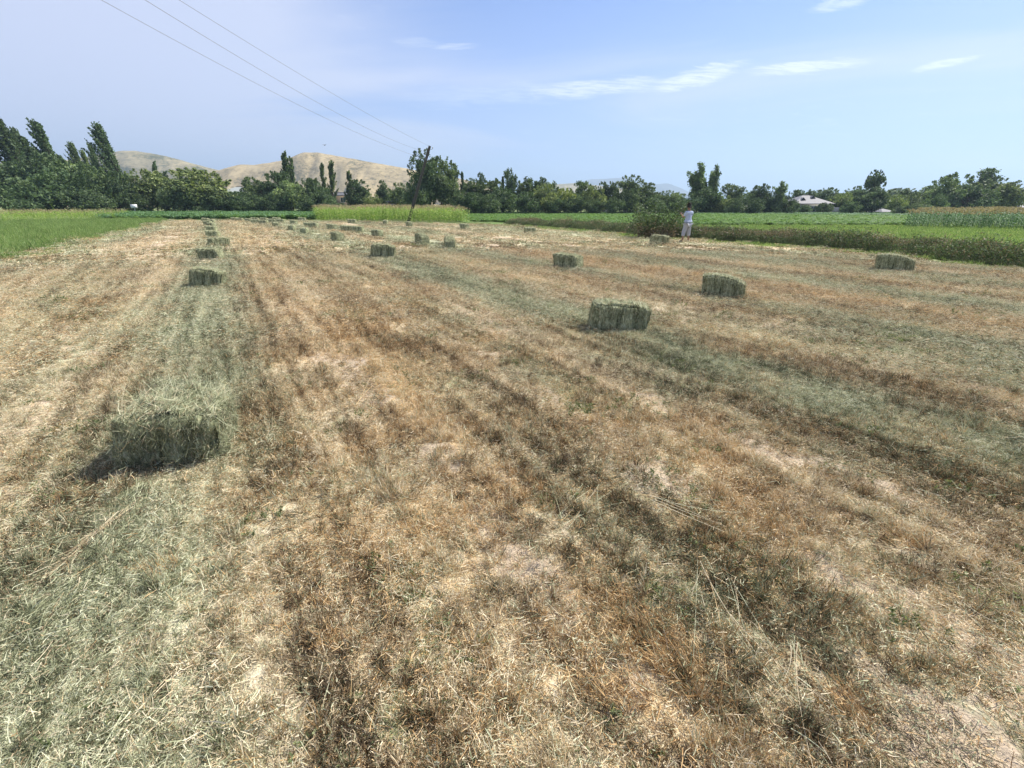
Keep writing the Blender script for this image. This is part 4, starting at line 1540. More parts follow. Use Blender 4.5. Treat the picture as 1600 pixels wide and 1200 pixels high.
def crown_open(i, h=12.0, w=8.0, ns=7, per=330, size=0.36, wind=0.0):
    """several rising stems, each with its own feathery plumes and gaps between"""
    parts, tr = [], [tube([(0, 0, -0.1), (0, 0, h * 0.22)], [w * 0.04, w * 0.03], 7)]
    for k in range(ns):
        a = 6.28 * k / ns + rng.normal() * 0.3
        out = w * 0.42 * (0.25 + 0.75 * rng.random())
        top = h * (0.72 + 0.28 * rng.random())
        s = np.array([0, 0, h * 0.15])
        e = np.array([math.cos(a) * out + wind * top * 0.12, math.sin(a) * out, top])
        tr.append(tube([s, (s + e) / 2 + np.array([0, 0, -0.2]), e], [w * 0.018, w * 0.011, w * 0.004], 4))
        for j in range(9):
            t = 0.22 + 0.76 * (j + rng.random()) / 9
            c = s + (e - s) * t
            b = rng.random() * 6.28
            l = w * 0.17 * (1.25 - 0.7 * t)
            tip = c + np.array([math.cos(b) * l + wind * l, math.sin(b) * l, l * (0.9 + 0.5 * rng.random())])
            n = per // 5
            u = rng.random(n)
            P = c + (tip - c) * u[:, None] + rng.normal(size=(n, 3)) * (w * 0.042 * (1.15 - 0.6 * u))[:, None]
            parts.append(leaf_cloud(P, size, np.clip(0.45 + rng.normal() * 0.12 + rng.normal(size=n) * 0.2, 0, 1), 0.3))
            tr.append(tube([c, tip], [w * 0.005, w * 0.002], 3))
    # lower mass
    n = per * 5
    d = rng.normal(size=(n, 3))
    d /= np.linalg.norm(d, axis=1, keepdims=True)
    P = np.array([0, 0, h * 0.28]) + d * (0.5 + 0.5 * rng.random(n))[:, None] * np.array([w * 0.36, w * 0.36, h * 0.24])
    P += (np.stack([vnoise(P[:, 0], P[:, 2], 1), vnoise(P[:, 1], P[:, 2], 2), vnoise(P[:, 0], P[:, 1], 3)], 1) - 0.5) * w * 0.14
    P[:, 2] = np.maximum(P[:, 2], 0.1)
    parts.append(leaf_cloud(P, size, np.clip(0.36 + rng.normal(size=n) * 0.2, 0, 1)))
    V, Fc, v, m = join(parts)
    Vt, Ft, vt, mt = join(tr)
    return make_mesh('crown_open_%d' % i, V, Fc, M_TREE, v), make_mesh('trunk_open_%d' % i, Vt, Ft, M_BARK), h, w


KINDS = {
    'round': [crown_round(i) for i in range(4)],
    'bush': [crown_round(10 + i, 6.0, 7.0, 0.0, 26, 230, 0.28, (0.14, 0.24), 0.9) for i in range(3)],
    'narrow': [crown_round(20 + i, 10.0, 5.0, 0.03, 26, 200, 0.32, (0.15, 0.27)) for i in range(3)],
    'poplar': [crown_poplar(i) for i in range(2)],
    'windpoplar': [crown_poplar(10 + i, 20.0, 5.4, 130, 80, 0.36, 0.62, 0.06, 0.05, 0.27) for i in range(3)],
    'thinpoplar': [crown_poplar(20 + i, 20.0, 3.4, 52, 80, 0.42, 0.12, 0.22, 0.05, 0.3) for i in range(3)],
    'open': [crown_open(i) for i in range(3)],
    'windy': [crown_open(10 + i, 12.0, 8.0, 8, 330, 0.36, 0.9) for i in range(2)],
}
GT = {'round': 'trees', 'bush': 'bushes', 'narrow': 'trees', 'poplar': 'poplars', 'windpoplar': 'poplars', 'thinpoplar': 'poplars', 'open': 'trees', 'windy': 'trees'}
NAMES = {'round': 'broadleaf_tree', 'bush': 'bush', 'narrow': 'broadleaf_tree', 'poplar': 'poplar_tree', 'windpoplar': 'poplar_tree', 'thinpoplar': 'poplar_tree', 'open': 'broadleaf_tree', 'windy': 'broadleaf_tree'}
TINT = {'d': (0.70, 0.80, 0.80, 1), 'n': (0.95, 1.0, 0.95, 1), 'l': (1.35, 1.30, 1.05, 1), 'y': (1.65, 1.5, 0.9, 1), 'g': (1.45, 1.45, 1.4, 1)}


def tree(kind, bx, tx, ty, wpx, Y, tint, label, group, z0=-0.1):
    """bx: px of the foot, tx/ty: px of the tip, wpx: crown width in px, Y: distance"""
    vs = KINDS[kind]
    cr, trk, h, w = vs[random.randrange(len(vs))]
    x0, _ = at_y(bx, 330, Y)
    x1, z1 = at_y(tx, ty, Y)
    H = math.hypot(x1 - x0, z1) * (1.0 if 'poplar' in kind else 1.05)
    W = wpx / 784.0 * Y
    lean = math.atan2(x1 - x0, z1)
    root = link(NAMES[kind], None)
    root.location = (x0, Y, z0)
    sxy = W / w * (0.80 if 'wind' in kind and kind != 'windy' else (0.9 if 'poplar' in kind else 1.13))
    root.scale = (sxy, sxy, H / h)
    yaw = random.uniform(-0.35, 0.35) if 'wind' in kind else random.uniform(0, 6.28)
    if abs(lean) > 0.02:
        R = Matrix.Rotation(lean, 4, 'Y') @ Matrix.Rotation(yaw, 4, 'Z')
        root.rotation_euler = R.to_euler()
    else:
        root.rotation_euler = (0, 0, yaw)
    tag(root, label, 'bush' if kind == 'bush' else 'tree', group)
    t = TINT[tint]
    j = random.uniform(0.9, 1.12)
    link('trunk', trk, root)
    c = link('crown', cr, root)
    c.color = (t[0] * j, t[1] * j * random.uniform(0.96, 1.04), t[2] * j, 1)
    return root


GL = 'trees and poplars of the left tree belt'
GC = 'trees along the far edge behind the corn'
GR = 'trees behind the green field on the right'
T = tree
# left belt
T('windpoplar', 70, -8, 178, 54, 112, 'd', 'tall dark windswept poplar cut off by the left edge of the view', GL)
T('windpoplar', 40, -40, 214, 60, 108, 'd', 'lower dark windswept poplar at the left edge in front of the tallest', GL)
T('windpoplar', 78, 20, 196, 28, 126, 'n', 'thin pale-topped poplar between the two tallest at the left edge', GL)
T('windpoplar', 92, 30, 207, 40, 122, 'd', 'dark poplar filling the gap left of the two-tipped one', GL)
T('windpoplar', 140, 88, 238, 34, 120, 'd', 'short broad poplar right of the two-tipped one', GL)
T('windpoplar', 118, 54, 184, 42, 118, 'd', 'tall two-tipped poplar leaning left, second tall one in from the left edge', GL)
T('windpoplar', 100, 50, 228, 44, 110, 'd', 'short dark poplar in front of the two-tipped one', GL)
T('windpoplar', 155, 112, 221, 26, 128, 'n', 'shorter poplar just left of a slim one in the gap of the belt', GL)
T('windpoplar', 164, 128, 232, 15, 130, 'l', 'slim pale poplar in the gap between taller poplars', GL)
T('windpoplar', 178, 141, 222, 20, 124, 'n', 'narrow poplar standing left of the big solitary leaning one', GL)
T('windpoplar', 212, 154, 191, 40, 116, 'd', 'tall dark poplar leaning left at the right end of the left belt', GL)
T('bush', 15, 12, 262, 92, 102, 'd', 'very dark bushy tree at the foot of the leftmost poplars', GL)
T('round', 66, 60, 245, 62, 106, 'd', 'dark rounded tree under the two-tipped poplar', GL)
T('bush', 92, 90, 272, 70, 98, 'd', 'dark bush in front of the belt below the two-tipped poplar', GL)
T('round', 120, 115, 258, 56, 103, 'n', 'mid-green round tree filling the middle of the left belt', GL)
T('bush', 152, 150, 268, 58, 99, 'n', 'green bush with a pale domed top under the slim poplars', GL)
T('bush', 186, 184, 276, 46, 101, 'd', 'dark bush at the foot of the solitary leaning poplar', GL)
T('bush', 45, 45, 296, 60, 94, 'd', 'low dark bush at the front of the left belt', GL)
T('bush', 135, 135, 298, 60, 94, 'd', 'low dark bush with silvery twigs near the corn row', GL)
# willows and orchard
T('round', 232, 232, 270, 60, 106, 'l', 'round bright green willow right beside the left poplar belt', GC)
T('bush', 262, 262, 283, 46, 108, 'l', 'light green rounded willow, second from the poplar belt', GC)
T('round', 318, 316, 270, 88, 106, 'l', 'wide domed light green willow beside the pale roof', GC)
T('bush', 287, 287, 284, 56, 102, 'n', 'mid-green bush in front of the wide domed willow', GC)
T('thinpoplar', 247, 240, 249, 13, 150, 'd', 'small dark poplar tip leaning left in front of the terraced hill', GC)
T('thinpoplar', 262, 257, 263, 16, 150, 'd', 'short blunt poplar tip right of a taller small one before the terraced hill', GC)
T('thinpoplar', 286, 281, 264, 13, 148, 'd', 'small dark poplar tip, left of a pair over the domed willow', GC)
T('thinpoplar', 299, 297, 263, 12, 148, 'd', 'small dark poplar tip, right of a pair over the domed willow', GC)
T('bush', 345, 345, 303, 44, 104, 'd', 'low dark bush below the pale roof, left part', GC)
T('bush', 374, 374, 303, 40, 104, 'd', 'low dark bush below the pale roof, right part', GC)
T('narrow', 392, 391, 279, 26, 112, 'n', 'dark pointed tree immediately right of the pale roof', GC)
T('round', 412, 412, 286, 40, 108, 'n', 'mid-green round tree right of the pointed one by the pale roof', GC)
T('round', 436, 436, 272, 46, 108, 'd', 'dark green round tree left of the ragged tall poplar', GC)
T('thinpoplar', 450, 443, 233, 22, 112, 'n', 'tall ragged poplar with split tips in front of the dry hill', GC)
T('thinpoplar', 458, 454, 240, 16, 114, 'n', 'second stem of poplar crowding the tall ragged one', GC)
T('bush', 455, 455, 288, 44, 103, 'g', 'greyish bush at the foot of the ragged poplar', GC)
T('round', 482, 482, 282, 42, 108, 'd', 'dark tree between the ragged poplar and the row of thin poplars', GC)
T('thinpoplar', 496, 493, 274, 8, 120, 'd', 'very thin short poplar spike before the dry hill', GC)
T('thinpoplar', 508, 502, 250, 14, 114, 'n', 'thin poplar left of the tallest of three before the dry hill', GC)
T('thinpoplar', 521, 516, 246, 18, 112, 'n', 'tallest of the three thin poplars before the dry hill', GC)
T('thinpoplar', 548, 544, 262, 16, 112, 'n', 'thin poplar right of the long brown shed', GC)
T('bush', 503, 503, 296, 40, 105, 'd', 'dark bush under the three thin poplars', GC)
T('narrow', 561, 561, 283, 32, 114, 'd', 'dark round-topped tree right of the brown shed', GC)
T('narrow', 597, 597, 284, 16, 116, 'd', 'small cone-shaped tree standing alone over the corn', GC)
T('bush', 582, 582, 305, 28, 112, 'l', 'low light green bush left of the cone-shaped tree', GC)
T('bush', 630, 630, 290, 46, 112, 'n', 'green bush left of the big tree behind the leaning pole', GC)
T('round', 668, 664, 240, 46, 96, 'd', 'big dark tree directly behind the leaning pole', GC)
T('round', 690, 690, 252, 50, 98, 'n', 'big dark tree shoulder right of the leaning pole', GC)
T('open', 704, 706, 262, 34, 104, 'n', 'feathery tree on the right shoulder of the big tree clump', GC)
T('bush', 656, 656, 286, 40, 94, 'd', 'dark undergrowth bush at the foot of the leaning pole', GC)
T('thinpoplar', 722, 722, 264, 10, 104, 'd', 'slim dark poplar standing right beside the big tree clump', GC)
T('narrow', 737, 737, 281, 30, 108, 'n', 'mid-green tree between the slim poplar and a pointed one', GC)
T('narrow', 751, 751, 273, 17, 110, 'd', 'pointed dark tree like a candle over the hedge of trees', GC)
T('round', 770, 770, 284, 40, 107, 'n', 'broad green tree right of the candle-shaped one', GC)
T('poplar', 776, 776, 276, 9, 116, 'd', 'short spiky poplar tip rising behind the broad green tree', GC)
T('poplar', 786, 786, 272, 9, 116, 'd', 'thin dark tip left of the vase-shaped tree', GC)
T('open', 797, 797, 267, 25, 106, 'd', 'vase-shaped dark tree, tallest in the hedge of trees right of the pole', GC)
T('bush', 785, 785, 297, 46, 100, 'd', 'dark bush in front of the vase-shaped tree', GC)
T('round', 815, 815, 286, 26, 108, 'n', 'rounded tree between the vase-shaped and the spiky tree', GC)
T('open', 834, 834, 274, 40, 106, 'd', 'spiky dark tree with several tips right of the vase-shaped one', GC)
T('poplar', 826, 826, 276, 9, 108, 'd', 'dark tip on the left side of the spiky tree', GC)
T('open', 858, 860, 281, 26, 112, 'n', 'small spiky tree with one raised tip before the low hill', GC)
T('bush', 852, 852, 292, 42, 98, 'l', 'pale willow-green bush below the spiky trees', GC)
T('bush', 882, 882, 298, 38, 100, 'y', 'yellowish green bush right of the willow-green one', GC)
T('round', 908, 908, 286, 34, 104, 'n', 'leafy grey-green tree right of the yellowish bush', GC)
T('bush', 928, 928, 294, 34, 100, 'l', 'light green rounded tree beside the grey-green one', GC)
T('narrow', 943, 942, 286, 18, 108, 'd', 'left one of two slim dark trees before the blue mountain', GC)
T('narrow', 958, 957, 285, 18, 108, 'd', 'right one of two slim dark trees before the blue mountain', GC)
T('round', 985, 984, 278, 44, 104, 'n', 'broad tree with a green top before the blue mountain', GC)
T('bush', 982, 982, 299, 34, 98, 'd', 'dark ball-shaped tree in front of the broad green-topped one', GC)
T('narrow', 1014, 1014, 288, 27, 104, 'n', 'egg-shaped tree right of the ball-shaped one', GC)
T('round', 1043, 1043, 300, 42, 100, 'n', 'wide low tree above the brush heap', GC)
T('open', 1092, 1090, 261, 44, 104, 'n', 'tall feathery tree with dark lower half above the man', GR)
T('open', 1112, 1115, 264, 32, 106, 'n', 'right half of the tall feathery clump above the man', GR)
T('bush', 1098, 1098, 296, 54, 102, 'd', 'dark lower bush under the tall feathery clump', GR)
T('open', 1144, 1146, 288, 38, 104, 'n', 'windblown mid-size tree right of the tall feathery clump', GR)
T('bush', 1133, 1133, 308, 30, 100, 'l', 'small pale bush in front of the windblown mid-size tree', GR)
T('round', 1168, 1168, 304, 24, 112, 'd', 'small dark tree in the dip of the right tree line', GR)
T('round', 1190, 1189, 291, 30, 104, 'd', 'dark pyramid-like tree left of the airy one', GR)
T('open', 1218, 1221, 287, 30, 102, 'g', 'airy grey tree with sparse twigs left of the house', GR)
T('bush', 1205, 1205, 308, 34, 104, 'd', 'dark bush at the foot of the airy grey tree', GR)
T('round', 1240, 1243, 299, 32, 124, 'd', 'dark tree behind the left end of the house roof', GR)
T('open', 1266, 1268, 298, 22, 126, 'd', 'small tree tips just above the house roof', GR)
T('round', 1290, 1294, 296, 34, 124, 'd', 'wide dark tree behind the right end of the house roof', GR)
T('bush', 1287, 1287, 318, 22, 105, 'd', 'dark shrub in front of the house wall', GR)
T('bush', 1258, 1258, 321, 18, 105, 'd', 'small shrub before the left windows of the house', GR)
T('bush', 1317, 1317, 305, 38, 109, 'l', 'pale green round tree right of the house', GR)
T('round', 1334, 1337, 294, 34, 118, 'd', 'dark tree rising behind the pale green round one', GR)
T('narrow', 1362, 1370, 268, 24, 104, 'd', 'tree with a tall tufted top above a dark round base', GR)
T('round', 1363, 1364, 296, 43, 101, 'd', 'dark ball-like tree forming the base of the tufted one', GR)
T('bush', 1344, 1344, 315, 24, 102, 'd', 'small dark bush touching the ball-like tree', GR)
T('bush', 1396, 1396, 308, 34, 112, 'l', 'light green low tree behind the small shed', GR)
T('open', 1410, 1416, 293, 32, 118, 'd', 'windblown dark tree right of the tufted one, in the back', GR)
T('bush', 1424, 1424, 306, 36, 114, 'n', 'mid-green bush left of the big windswept clump', GR)
T('windy', 1440, 1448, 291, 44, 116, 'n', 'windswept tree leaning right beside the big clump', GR)
T('bush', 1412, 1412, 322, 26, 92, 'd', 'low dark hedge bush beside the small shed', GR)
T('bush', 1435, 1435, 318, 32, 90, 'n', 'low hedge bush at the corner of the brown-tasselled corn', GR)
T('round', 1484, 1486, 276, 52, 104, 'n', 'big round tree left in the windswept clump at the right', GR)
T('windy', 1520, 1534, 265, 48, 106, 'd', 'windblown tree with ragged plumes, tallest of the right clump', GR)
T('bush', 1512, 1512, 296, 56, 98, 'd', 'dark bush mass in front of the ragged-plumed tree', GR)
T('round', 1545, 1552, 284, 64, 100, 'n', 'wide grey-green round tree near the right edge', GR)
T('bush', 1572, 1572, 292, 44, 98, 'l', 'lighter domed tree sloping down to the right edge', GR)
T('bush', 1604, 1606, 314, 22, 104, 'd', 'last dark bush cut off by the right edge of the view', GR)
# shrubby undergrowth below the gaps
for px, wp, ty, lb in [(215, 34, 306, 'right after the last tall leaning poplar'), (305, 40, 308, 'under the wide domed willow'), (405, 36, 308, 'under the trees right of the pale roof'), (430, 34, 306, 'left of the ragged tall poplar foot'), (478, 34, 308, 'right of the ragged tall poplar foot'), (530, 26, 318, 'in front of the brown shed wall'), (715, 36, 300, 'below the slim dark poplar'), (740, 40, 304, 'below the candle-shaped tree'), (765, 36, 306, 'left of the vase-shaped tree foot'), (822, 40, 303, 'below the spiky tree'), (868, 30, 308, 'between the willow-green and the yellowish bush'), (900, 34, 308, 'below the grey-green tree'), (930, 30, 312, 'left of the small white-walled house'), (960, 30, 310, 'below the two slim trees'), (1020, 34, 308, 'below the egg-shaped tree'), (1062, 34, 312, 'behind the man, left of the tall feathery clump'), (1150, 30, 312, 'below the windblown mid-size tree'), (1180, 30, 312, 'left of the dark pyramid-like tree'), (1232, 26, 312, 'at the left corner of the hipped house'), (1330, 26, 316, 'at the end of the whitish yard wall'), (1460, 30, 306, 'at the left foot of the windswept clump')]:
    T('bush', px, px, ty, wp, 96 if px > 700 else 101, 'd', 'low dark undergrowth bush ' + lb, 'undergrowth bushes along the far tree line')

# faint trees far beyond, seen through the gaps
for px, ty, wp, Y, lb in [(560, 309, 40, 190, 'behind the brown shed'), (610, 306, 40, 190, 'behind the cone-shaped tree'), (880, 300, 60, 180, 'behind the yellowish bush'), (925, 299, 50, 185, 'left of the two slim trees'), (1060, 305, 40, 190, 'left of the tall feathery clump'), (1165, 300, 40, 185, 'in the dip right of the windblown tree'), (1260, 302, 60, 190, 'behind the hipped house'), (1320, 301, 60, 190, 'behind the yard wall'), (1390, 300, 60, 190, 'right of the tufted tree'), (1440, 300, 50, 190, 'left of the windswept clump')]:
    T('round', px, px, ty, wp, Y, 'n', 'hazy far-off tree ' + lb, 'hazy trees beyond the far tree line')

# ------------------------------------------------------------------ buildings
M_PLASTER = simple('mat_plaster', (0.50, 0.49, 0.46), 0.9, 0.6, 0.15)
M_PLASTERB = simple('mat_mud_wall', (0.30, 0.24, 0.18), 0.9, 0.6, 0.2)
M_ROOFG = simple('mat_grey_roof', (0.21, 0.205, 0.215), 0.6, 0.8, 0.12)
M_ROOFW = simple('mat_pale_roof', (0.33, 0.36, 0.34), 0.6, 0.8, 0.1)
M_ROOFD = simple('mat_dark_roof', (0.12, 0.12, 0.13), 0.7, 0.8, 0.12)
M_FRAME = simple('mat_frame', (0.62, 0.62, 0.60), 0.6)
M_DARK = simple('mat_dark_opening', (0.03, 0.035, 0.04), 0.5)
M_GLASS, _n = mat('mat_window_glass')
finish(_n, (0.05, 0.07, 0.09), 0.12, 0, spec=0.8)


def hip_roof(x0, x1, y0, y1, z0, z1, inset, over=0.5):
    a, b, c, d = (x0 - over, y0 - over, z0), (x1 + over, y0 - over, z0), (x1 + over, y1 + over, z0), (x0 - over, y1 + over, z0)
    my = (y0 + y1) / 2
    e, f = (x0 + inset, my, z1), (x1 - inset, my, z1)
    low = [(p[0], p[1], z0 - 0.14) for p in (a, b, c, d)]
    V = [a, b, c, d, e, f] + low
    Fc = [(0, 1, 5, 4), (1, 2, 5), (2, 3, 4, 5), (3, 0, 4), (6, 9, 8, 7), (0, 6, 7, 1), (1, 7, 8, 2), (2, 8, 9, 3), (3, 9, 6, 0)]
    return V, Fc


def window(parent, x, z, w, h, y):
    fr = []
    t = 0.09
    for lo, hi in (((x - w / 2 - t, y - 0.06, z - t), (x - w / 2, y, z + h + t)), ((x + w / 2, y - 0.06, z - t), (x + w / 2 + t, y, z + h + t)),
                   ((x - w / 2, y - 0.06, z - t), (x + w / 2, y, z)), ((x - w / 2, y - 0.06, z + h), (x + w / 2, y, z + h + t)), ((x - 0.03, y - 0.05, z), (x + 0.03, y, z + h))):
        V, Fc, v = box_part(lo, hi)
        fr.append((V, Fc, v))
    V, Fc, v, m = join(fr)
    f = link('window', make_mesh('window', V, Fc, M_FRAME), parent)
    box_obj('pane', (x - w / 2, y - 0.02, z), (x + w / 2, y - 0.005, z + h), M_GLASS, f)


def walls(name, parent, x0, x1, y0, y1, z1, m):
    box_obj(name, (x0, y0, -0.2), (x1, y1, z1), m, parent)


def house(label, px0, px1, py_eave, py_ridge, Y, depth, wall_m, roof_m, inset_f=0.38, wins=3, dormers=True):
    x0, ze = at_y(px0, py_eave, Y)
    x1, _ = at_y(px1, py_eave, Y)
    _, zr = at_y(px0, py_ridge, Y + depth / 2)
    xc = (x0 + x1) / 2
    r = link('house', None)
    r.location = (xc, Y, 0)
    tag(r, label, 'house')
    hw = (x1 - x0) / 2
    ov = 0.45
    walls('wall', r, -hw + ov, hw - ov, 0, depth, ze - 0.15, wall_m)
    V, Fc = hip_roof(-hw + ov, hw - ov, 0, depth, ze, zr, hw * inset_f * 2, ov)
    rf = link('roof', make_mesh('roof', V, Fc, roof_m), r)
    # capping along ridge
    Vt, Ft, vt = tube([(-hw + ov + hw * inset_f * 2, depth / 2, zr + 0.03), (hw - ov - hw * inset_f * 2, depth / 2, zr + 0.03)], [0.09, 0.09], 6)
    link('ridge_cap', make_mesh('ridge_cap', Vt, Ft, M_ROOFD), rf)
    if dormers:
        sl = (zr - ze) / (depth / 2 + ov)
        for dx in (-hw * 0.42, hw * 0.16):
            yc = depth * 0.14 if dx < 0 else depth * 0.26
            z = ze + sl * (yc + ov)
            # small triangular dormer with a dark opening
            w, hh, dd = 0.62, 0.62, 0.75
            V = [(dx - w, yc, z), (dx + w, yc, z), (dx, yc, z + hh), (dx, yc + dd * 1.5, z + hh)]
            V += [(dx - w, yc + 0.02, z - 0.0), (dx + w, yc + 0.02, z)]
            link('dormer', make_mesh('dormer', V, [(0, 3, 2), (1, 2, 3), (0, 1, 3)], roof_m), rf)
            V = [(dx - w * 0.86, yc - 0.01, z + 0.04), (dx + w * 0.86, yc - 0.01, z + 0.04), (dx, yc - 0.01, z + hh * 0.9)]
            link('dormer_opening', make_mesh('dormer_opening', V, [(0, 1, 2)], M_DARK), rf)
    for k in range(wins):
        x = -hw + ov + (2 * hw - 2 * ov) * (k + 0.5) / wins
        window(r, x, ze - 1.55, 1.0, 0.95, 0)
    return r


house('pale plastered house with a grey hipped roof behind the green field', 1240, 1304, 318, 305, 108, 7.5, M_PLASTER, M_ROOFG)
house('pale-roofed house half hidden behind the willows on the left', 342, 384, 301, 292, 118, 7.0, M_PLASTER, M_ROOFW, 0.30, 2, False)
house('low shed with a small grey roof behind the crops near the brown corn', 1376, 1400, 331, 326, 104, 4.0, M_PLASTERB, M_ROOFG, 0.3, 1, False)
house('roof corner of a house cut off by the right edge of the view', 1586, 1650, 325, 319, 96, 6.0, M_PLASTERB, M_ROOFG, 0.3, 2, False)
house('brown mud-walled shed with a dark roof behind the thin poplars', 508, 546, 305, 301, 122, 6.0, M_PLASTERB, M_ROOFD, 0.2, 2, False)
house('low dark-roofed shed between the cone-shaped tree and the leaning pole', 603, 642, 315, 311, 112, 6.0, M_PLASTERB, M_ROOFD, 0.2, 2, False)
house('small white-walled house glimpsed between trees below the blue mountain', 946, 966, 318, 313, 116, 5.0, M_PLASTER, M_ROOFW, 0.3, 1, False)


def long_wall(label, px0, px1, pyt, Y, m, name='boundary_wall'):
    x0, zt = at_y(px0, pyt, Y)
    x1, _ = at_y(px1, pyt, Y)
    r = link(name, None)
    r.location = ((x0 + x1) / 2, Y, 0)
    tag(r, label, 'wall')
    hw = (x1 - x0) / 2
    k = max(1, int(hw * 2 / 4.0))
    for i in range(k):
        a, b = -hw + 2 * hw * i / k, -hw + 2 * hw * (i + 1) / k
        box_obj('wall_panel', (a + 0.02, 0.02, -0.2), (b - 0.02, 0.18, zt), m, r)
        box_obj('pillar', (a - 0.15, -0.05, -0.2), (a + 0.15, 0.25 - 0.06, zt + 0.15), m, r)
    return r


long_wall('low light grey wall running behind the crops beneath the right trees', 1062, 1236, 322.5, 106.5, M_PLASTER)
long_wall('whitish yard wall joined to the right side of the hipped house', 1303, 1318, 324, 107, M_PLASTER)
long_wall('low pale wall behind the crops between the two slim trees and the brush heap', 975, 1045, 325, 103, M_PLASTER)
x, z = at_y(209, 322, 94)
bx = link('white_box', None)  # just a small white box, its use unknown
bx.location = (x, 94, 0)
tag(bx, 'small white box on a post at the foot of the leaning poplar', 'box')
V, Fc, v = tube([(0, 0, -0.1), (0, 0, z - 0.35)], [0.05, 0.05], 6)
link('post', make_mesh('post', V, Fc, M_FRAME), bx)
M_WHITE = simple('mat_white', (0.8, 0.8, 0.8), 0.6)
box_obj('panel', (-0.4, -0.3, z - 0.35), (0.4, 0.3, z + 0.3), M_WHITE, bx)


# ------------------------------------------------------------------ leaning pole and its wires
def build_pole():
    Y = 59.5
    x0, _ = at_y(638, 338, Y)
    x1, z1 = at_y(673, 229, Y)
    p0 = np.array([x0, Y, -0.1])
    p1 = np.array([x1, Y - 0.6, z1])
    r = link('utility_pole', None)
    r.location = tuple(p0)
    tag(r, 'dark wooden utility pole leaning to the right out of the corn patch', 'utility pole')
    V, Fc, v = tube([p0 * 0, (p1 - p0) * 0.5, p1 - p0], [0.20, 0.17, 0.14], 12)
    link('shaft', make_mesh('shaft', V, Fc, M_POLE, smooth=True), r)
    ax = (p1 - p0) / np.linalg.norm(p1 - p0)
    hooks = []
    M_CER = simple('mat_insulator', (0.3, 0.3, 0.3), 0.3)
    side = np.cross(ax, [0, 1, 0])
    side /= np.linalg.norm(side)
    for d, s in ((0.35, -1), (1.05, 1), (1.7, -1)):
        base = (p1 - p0) - ax * d
        tip = base + side * s * 0.34 + ax * 0.10
        V, Fc, v = tube([base, tip, tip + ax * 0.12], [0.016, 0.016, 0.016], 5)
        b = link('bracket', make_mesh('bracket', V, Fc, M_POLE), r)
        V, Fc, v = tube([tip + ax * 0.08, tip + ax * 0.13, tip + ax * 0.17, tip + ax * 0.22], [0.03, 0.065, 0.04, 0.05], 8)
        link('insulator', make_mesh('insulator', V, Fc, M_CER), b)
        hooks.append(p0 + tip + ax * 0.2)
    return hooks


hooks = build_pole()


def wire(start, targets, label):
    """targets: photo pixels the wire passes; a sagging span to a pole outside the view"""
    best = None
    for az in np.linspace(-3.2, -2.2, 60):
        for span in (60.0,):
            for hz in np.linspace(6, 12, 13):
                e = np.array([start[0] + math.sin(az) * span, start[1] + math.cos(az) * span * 1.0, hz])
                for sag in np.linspace(0.2, 2.6, 9):
                    t = np.linspace(0, 1, 90)[:, None]
                    P = start + (e - start) * t
                    P[:, 2] -= (4 * sag * t * (1 - t))[:, 0]
                    fw = P[:, 1] * CT + (P[:, 2] - EYE) * -ST
                    up = P[:, 1] * ST + (P[:, 2] - EYE) * CT
                    ok = fw > 0.5
                    u = 800 + F * P[ok, 0] / fw[ok]
                    w = 600 - F * up[ok] / fw[ok]
                    err = 0
                    for tx, ty in targets:
                        err += np.min((u - tx) ** 2 + (w - ty) ** 2)
                    if best is None or err < best[0]:
                        best = (err, e, sag, P)
    P = best[3]
    V, Fc, v = tube(P, np.full(len(P), 0.009), 5)
    m = bpy.data.materials.get('mat_wire') or simple('mat_wire', (0.22, 0.22, 0.24), 0.6)
    return tag(link('power_line', make_mesh('power_line', V, Fc, m, smooth=True)), label, 'power line', 'wires running from the leaning pole')


wire(hooks[0], [(280, 0), (440, 96), (560, 170), (655, 228)], 'uppermost sagging wire from the leaning pole, rightmost at the top of the sky')
wire(hooks[1], [(220, 0), (400, 105), (540, 185), (640, 235)], 'middle sagging wire from the leaning pole up to the left')
wire(hooks[2], [(155, 0), (350, 98), (500, 184), (620, 236)], 'lowest sagging wire from the leaning pole, leftmost at the top of the sky')

# small bird high over the hill
def bird():
    x, z = at_y(507, 227, 60)
    r = link('bird', None)
    r.location = (x, 60, z)
    tag(r, 'tiny dark bird flying above the dry hill', 'bird')
    m = simple('mat_bird', (0.04, 0.04, 0.045), 0.8)
    V, Fc, v = tube([(0, -0.16, 0), (0, -0.10, 0.01), (0, 0, 0.015), (0, 0.1, 0.0), (0, 0.2, 0)], [0.008, 0.035, 0.045, 0.025, 0.03], 8)
    link('body', make_mesh('body', V, Fc, m, smooth=True), r)
    for s in (-1, 1):
        V = [(0, -0.05, 0.02), (0, 0.06, 0.02), (s * 0.16, -0.03, 0.10), (s * 0.17, 0.05, 0.10), (s * 0.33, 0.05, 0.06), (0.02 * s, 0, 0.035), (s * 0.16, 0.01, 0.115)]
        link('wing', make_mesh('wing', V, [(0, 2, 6, 5), (5, 6, 3, 1), (2, 4, 6), (6, 4, 3), (0, 1, 3, 2), (2, 3, 4)], m), r)


bird()


